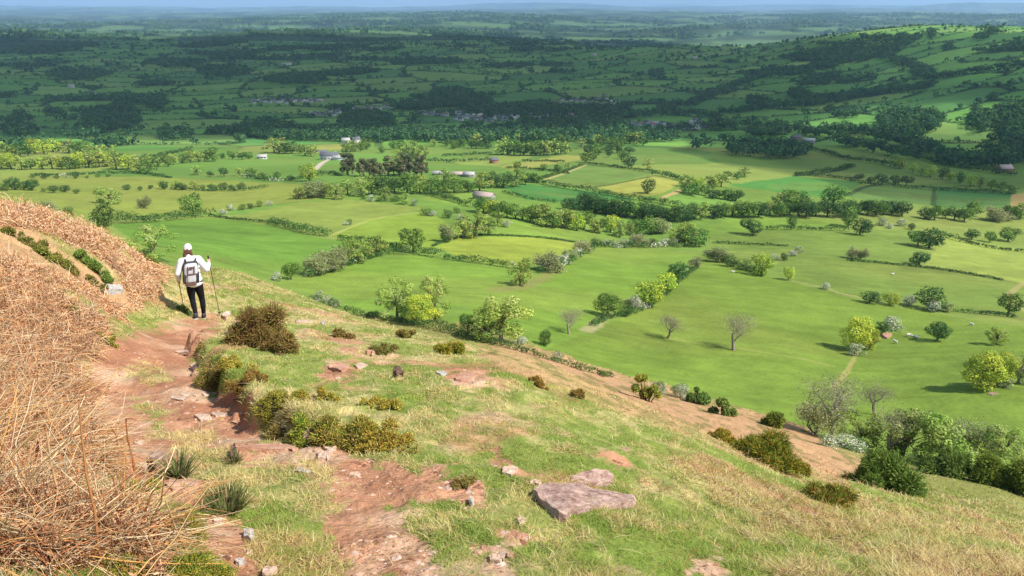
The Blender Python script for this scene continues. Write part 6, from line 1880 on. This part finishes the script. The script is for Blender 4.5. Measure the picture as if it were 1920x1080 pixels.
def pole(label, top, gx, gy):
    foot = Vector((gx, gy, ground_local(gx, gy) - .02)); top = Vector(top)
    r = empty('trekking_pole', pw, PYAW); r.scale = (.95,) * 3; tag(r, label, 'trekking pole', 'trekking poles')
    d = (foot - top)
    V, Fq = tube([top, top + d * .5, top + d * .97, foot], [.010, .009, .008, .004], 8); obj_np('shaft', V, Fq, mats=[M_POLE], parent=r)
    V, Fq = tube([top - d * .03, top - d * .01, top + d * .08, top + d * .10], [.013, .019, .016, .013], 10); obj_np('grip', V, Fq, mats=[M_PACKD], parent=r)
    V, Fq = tube([top + d * .935, top + d * .94, top + d * .95], [.012, .036, .012], 12); obj_np('basket', V, Fq, mats=[M_PACKD], parent=r)


def shear(o, z0):
    for ch in o.children_recursive:
        me_ = ch.data; n__ = len(me_.vertices); co_ = np.empty(n__ * 3, np.float32); me_.vertices.foreach_get('co', co_)
        co_ = co_.reshape(-1, 3); co_[:, 0] += .135 * (co_[:, 2] + z0); me_.vertices.foreach_set('co', co_.ravel()); me_.update()


shear(person, 0.0); shear(pack, .92)
pack.location = (pw[0] + .95 * (cR * -.17 - sR * -.16), pw[1] + .95 * (sR * -.17 + cR * -.16), pw[2] + .95 * .92)
person.scale = (.95,) * 3; pack.scale = (.80, .86, .86)
gripR.x += .135 * gripR.z; gripL.x += .135 * gripL.z
pole('trekking pole held out in the raised right hand of the walker', gripR + Vector((-.005, .005, .07)), .42, .62)
pole('trekking pole hanging from the lowered left hand of the walker', gripL + Vector((-.004, .0, .06)), -.30, .55)

# ------------------------------------------------------------------ air, sky, sun, clouds, camera
SUN_EL, SUN_AZ = math.radians(50), math.radians(112)      # azimuth from +Y towards +X
S = np.array([math.sin(SUN_AZ) * math.cos(SUN_EL), math.cos(SUN_AZ) * math.cos(SUN_EL), math.sin(SUN_EL)])
w = bpy.data.worlds.new('World'); SC.world = w; w.use_nodes = True
nt = w.node_tree; bg = nt.nodes['Background']
sky = nt.nodes.new('ShaderNodeTexSky'); sky.sky_type = 'NISHITA'; sky.sun_disc = False
sky.sun_elevation = SUN_EL; sky.sun_rotation = SUN_AZ
sky.air_density = 1.0; sky.dust_density = 0.6; sky.ozone_density = 1.2
nt.links.new(sky.outputs[0], bg.inputs[0]); bg.inputs[1].default_value = 0.12
sun = bpy.data.lights.new('sun', 'SUN'); sun.energy = 4.2; sun.angle = math.radians(0.5); sun.color = (1.0, 0.955, 0.88)
so = link(bpy.data.objects.new('sun', sun))
so.rotation_euler = Vector(-S).to_track_quat('-Z', 'Y').to_euler()

# cumulus whose shadow lies over the middle of the valley
CLOUD_Z = 520.0
SHADE = [(-900,263),(0,263),(150,259),(300,266),(420,262),(520,266),(640,262),(760,258),(900,256),(1060,258),(1200,252),(1280,258),(1300,285),(1370,310),(1480,325),(1580,348),(1640,372),(1740,388),(1830,392),(1920,388),(2300,380),
         (2700,240),(2700,60),(1920,60),(1780,60),(1700,60),(1640,62),(1600,66),(1480,76),(1400,88),(1280,84),(1050,76),(960,68),(850,66),(760,70),(640,66),(500,62),(0,64),(-900,64)]
HOLES = [[(1540,232),(1640,200),(1700,196),(1720,215),(1600,250),(1540,252)], [(1720,200),(1830,190),(1920,200),(1830,245),(1760,245)],
         [(1560,110),(1640,70),(1740,60),(1920,60),(2300,60),(2300,130),(1920,150),(1780,150),(1640,130)],
         [(1540,240),(1640,190),(1740,180),(1920,180),(2300,200),(2300,260),(1920,285),(1700,260),(1600,262)]]


def ground_pt(a, b):
    if b < 60: b = 60
    p, t = at(a, b, tmin=300)
    return p


gp = [ground_pt(a, b) for a, b in SHADE]
cp = np.array([p + S * ((CLOUD_Z - p[2]) / S[2]) for p in gp])[:, :2]
hp = [np.array([(lambda p: p + S * ((CLOUD_Z - p[2]) / S[2]))(ground_pt(a, b)) for a, b in h])[:, :2] for h in HOLES]
step = 34.0
lo, hi = cp.min(0) - 100, cp.max(0) + 100
nx, ny = int((hi[0] - lo[0]) / step), int((hi[1] - lo[1]) / step)
cx, cy = np.meshgrid(lo[0] + np.arange(nx) * step, lo[1] + np.arange(ny) * step, indexing='ij')
sd = poly_sd(cx, cy, cp)
for h in hp[:-2]: sd = np.minimum(sd, -poly_sd(cx, cy, h))
sd = sd + (fbm(cx / 130, cy / 130, 4, 90) - 0.5) * 95
lump = fbm(cx / 160, cy / 160, 4, 92)
op = 0.655 * sstep(0, 75, sd)
tq, tn = cx - S[0] / S[2] * (CLOUD_Z + 120), cy - S[1] / S[2] * (CLOUD_Z + 120)
thin_ = np.zeros_like(cx)
for hh_, w_ in ((hp[-1], .7), (hp[-2], .5)):
    thin_ = np.maximum(thin_, w_ * sstep(-90, 130, poly_sd(cx, cy, hh_)))
op = op * (1 - thin_)
thick = np.sqrt(np.clip(sd, 0, 300)) * (4 + 9 * lump)
inside = sd > 0
fm = inside[:-1, :-1] & inside[1:, :-1] & inside[1:, 1:] & inside[:-1, 1:]
vi = np.arange(nx * ny).reshape(nx, ny)
fq = np.stack([vi[:-1, :-1], vi[1:, :-1], vi[1:, 1:], vi[:-1, 1:]], -1)[fm]
top = np.stack([cx, cy, CLOUD_Z + 12 + thick], -1).reshape(-1, 3)
bot = np.stack([cx, cy, CLOUD_Z - 2 - 0.15 * thick], -1).reshape(-1, 3)
N0 = nx * ny
# rim walls
ecount = {}
for f in fq:
    for a, b in ((f[0], f[1]), (f[1], f[2]), (f[2], f[3]), (f[3], f[0])):
        kk = (min(a, b), max(a, b))
        ecount[kk] = None if kk in ecount else (a, b)
rim = np.array([(a, b, b + N0, a + N0) for e in ecount.values() if e for a, b in [e]])
allq = np.concatenate([fq, fq[:, ::-1] + N0, rim[:, ::-1]])
VV = np.concatenate([top, bot])
used = np.unique(allq); rm = np.zeros(2 * N0, int); rm[used] = np.arange(len(used))
m_cloud, ntc, bc = mat('cloud_white'); bc.inputs['Base Color'].default_value = (0.85, 0.86, 0.88, 1)
ta = ntc.nodes.new('ShaderNodeAttribute'); ta.attribute_name = 'Col'
tt = ntc.nodes.new('ShaderNodeBsdfTransparent'); tm = ntc.nodes.new('ShaderNodeMixShader')
ntc.links.new(ta.outputs['Fac'], tm.inputs[0]); ntc.links.new(tt.outputs[0], tm.inputs[1]); ntc.links.new(bc.outputs[0], tm.inputs[2])
ntc.links.new(tm.outputs[0], ntc.nodes['Material Output'].inputs[0])
opac = np.concatenate([op.ravel(), op.ravel()])
opac = np.repeat(opac[:, None], 3, 1)
o = obj_np('cloud', VV[used], rm[allq], cols=opac[used], mats=[m_cloud], smooth=True)
tag(o, 'broad grey white cumulus cloud drifting over the valley', 'cloud', kind='structure')

# haze
def box(name, lo, hi, mats, parent=None):
    V = np.array([[x, y, z] for x in (lo[0], hi[0]) for y in (lo[1], hi[1]) for z in (lo[2], hi[2])], float)
    Fq = np.array([[0, 1, 3, 2], [4, 6, 7, 5], [0, 4, 5, 1], [2, 3, 7, 6], [0, 2, 6, 4], [1, 5, 7, 3]])
    return obj_np(name, V, Fq, mats=mats, parent=parent)


mh = bpy.data.materials.new('haze'); mh.use_nodes = True
nt = mh.node_tree; nt.nodes.remove(nt.nodes['Principled BSDF'])
pv = nt.nodes.new('ShaderNodeVolumePrincipled'); pv.inputs['Color'].default_value = (0.45, 0.68, 1.0, 1)
pv.inputs['Density'].default_value = HAZE; pv.inputs['Anisotropy'].default_value = 0.0
nt.links.new(pv.outputs[0], nt.nodes['Material Output'].inputs['Volume'])
zlo = float(GZ.min()) - 3
o = box('haze', (-62000, -3000, zlo), (62000, 63000, max(14.0, float(GZ.max()) + 3)), [mh])
tag(o, 'thin blue haze lying over the far valley', 'haze', kind='stuff')

cam = bpy.data.cameras.new('camera'); cam.sensor_width = 36; cam.lens = 36 * F / 1920
cam.clip_end = 200000; cam.clip_start = 0.05
co = link(bpy.data.objects.new('camera', cam)); co.rotation_euler = (math.pi / 2 - PITCH, 0, 0)
SC.camera = co
SC.render.engine = 'CYCLES'
SC.view_settings.view_transform = 'Standard'; SC.view_settings.look = 'None'
SC.view_settings.exposure = EXPO; SC.view_settings.gamma = 1.0
cy_ = SC.cycles
cy_.max_bounces = 4; cy_.diffuse_bounces = 2; cy_.glossy_bounces = 1; cy_.transmission_bounces = 2; cy_.volume_bounces = 1; cy_.transparent_max_bounces = 8
cy_.use_denoising = True
cy_.caustics_reflective = False; cy_.caustics_refractive = False
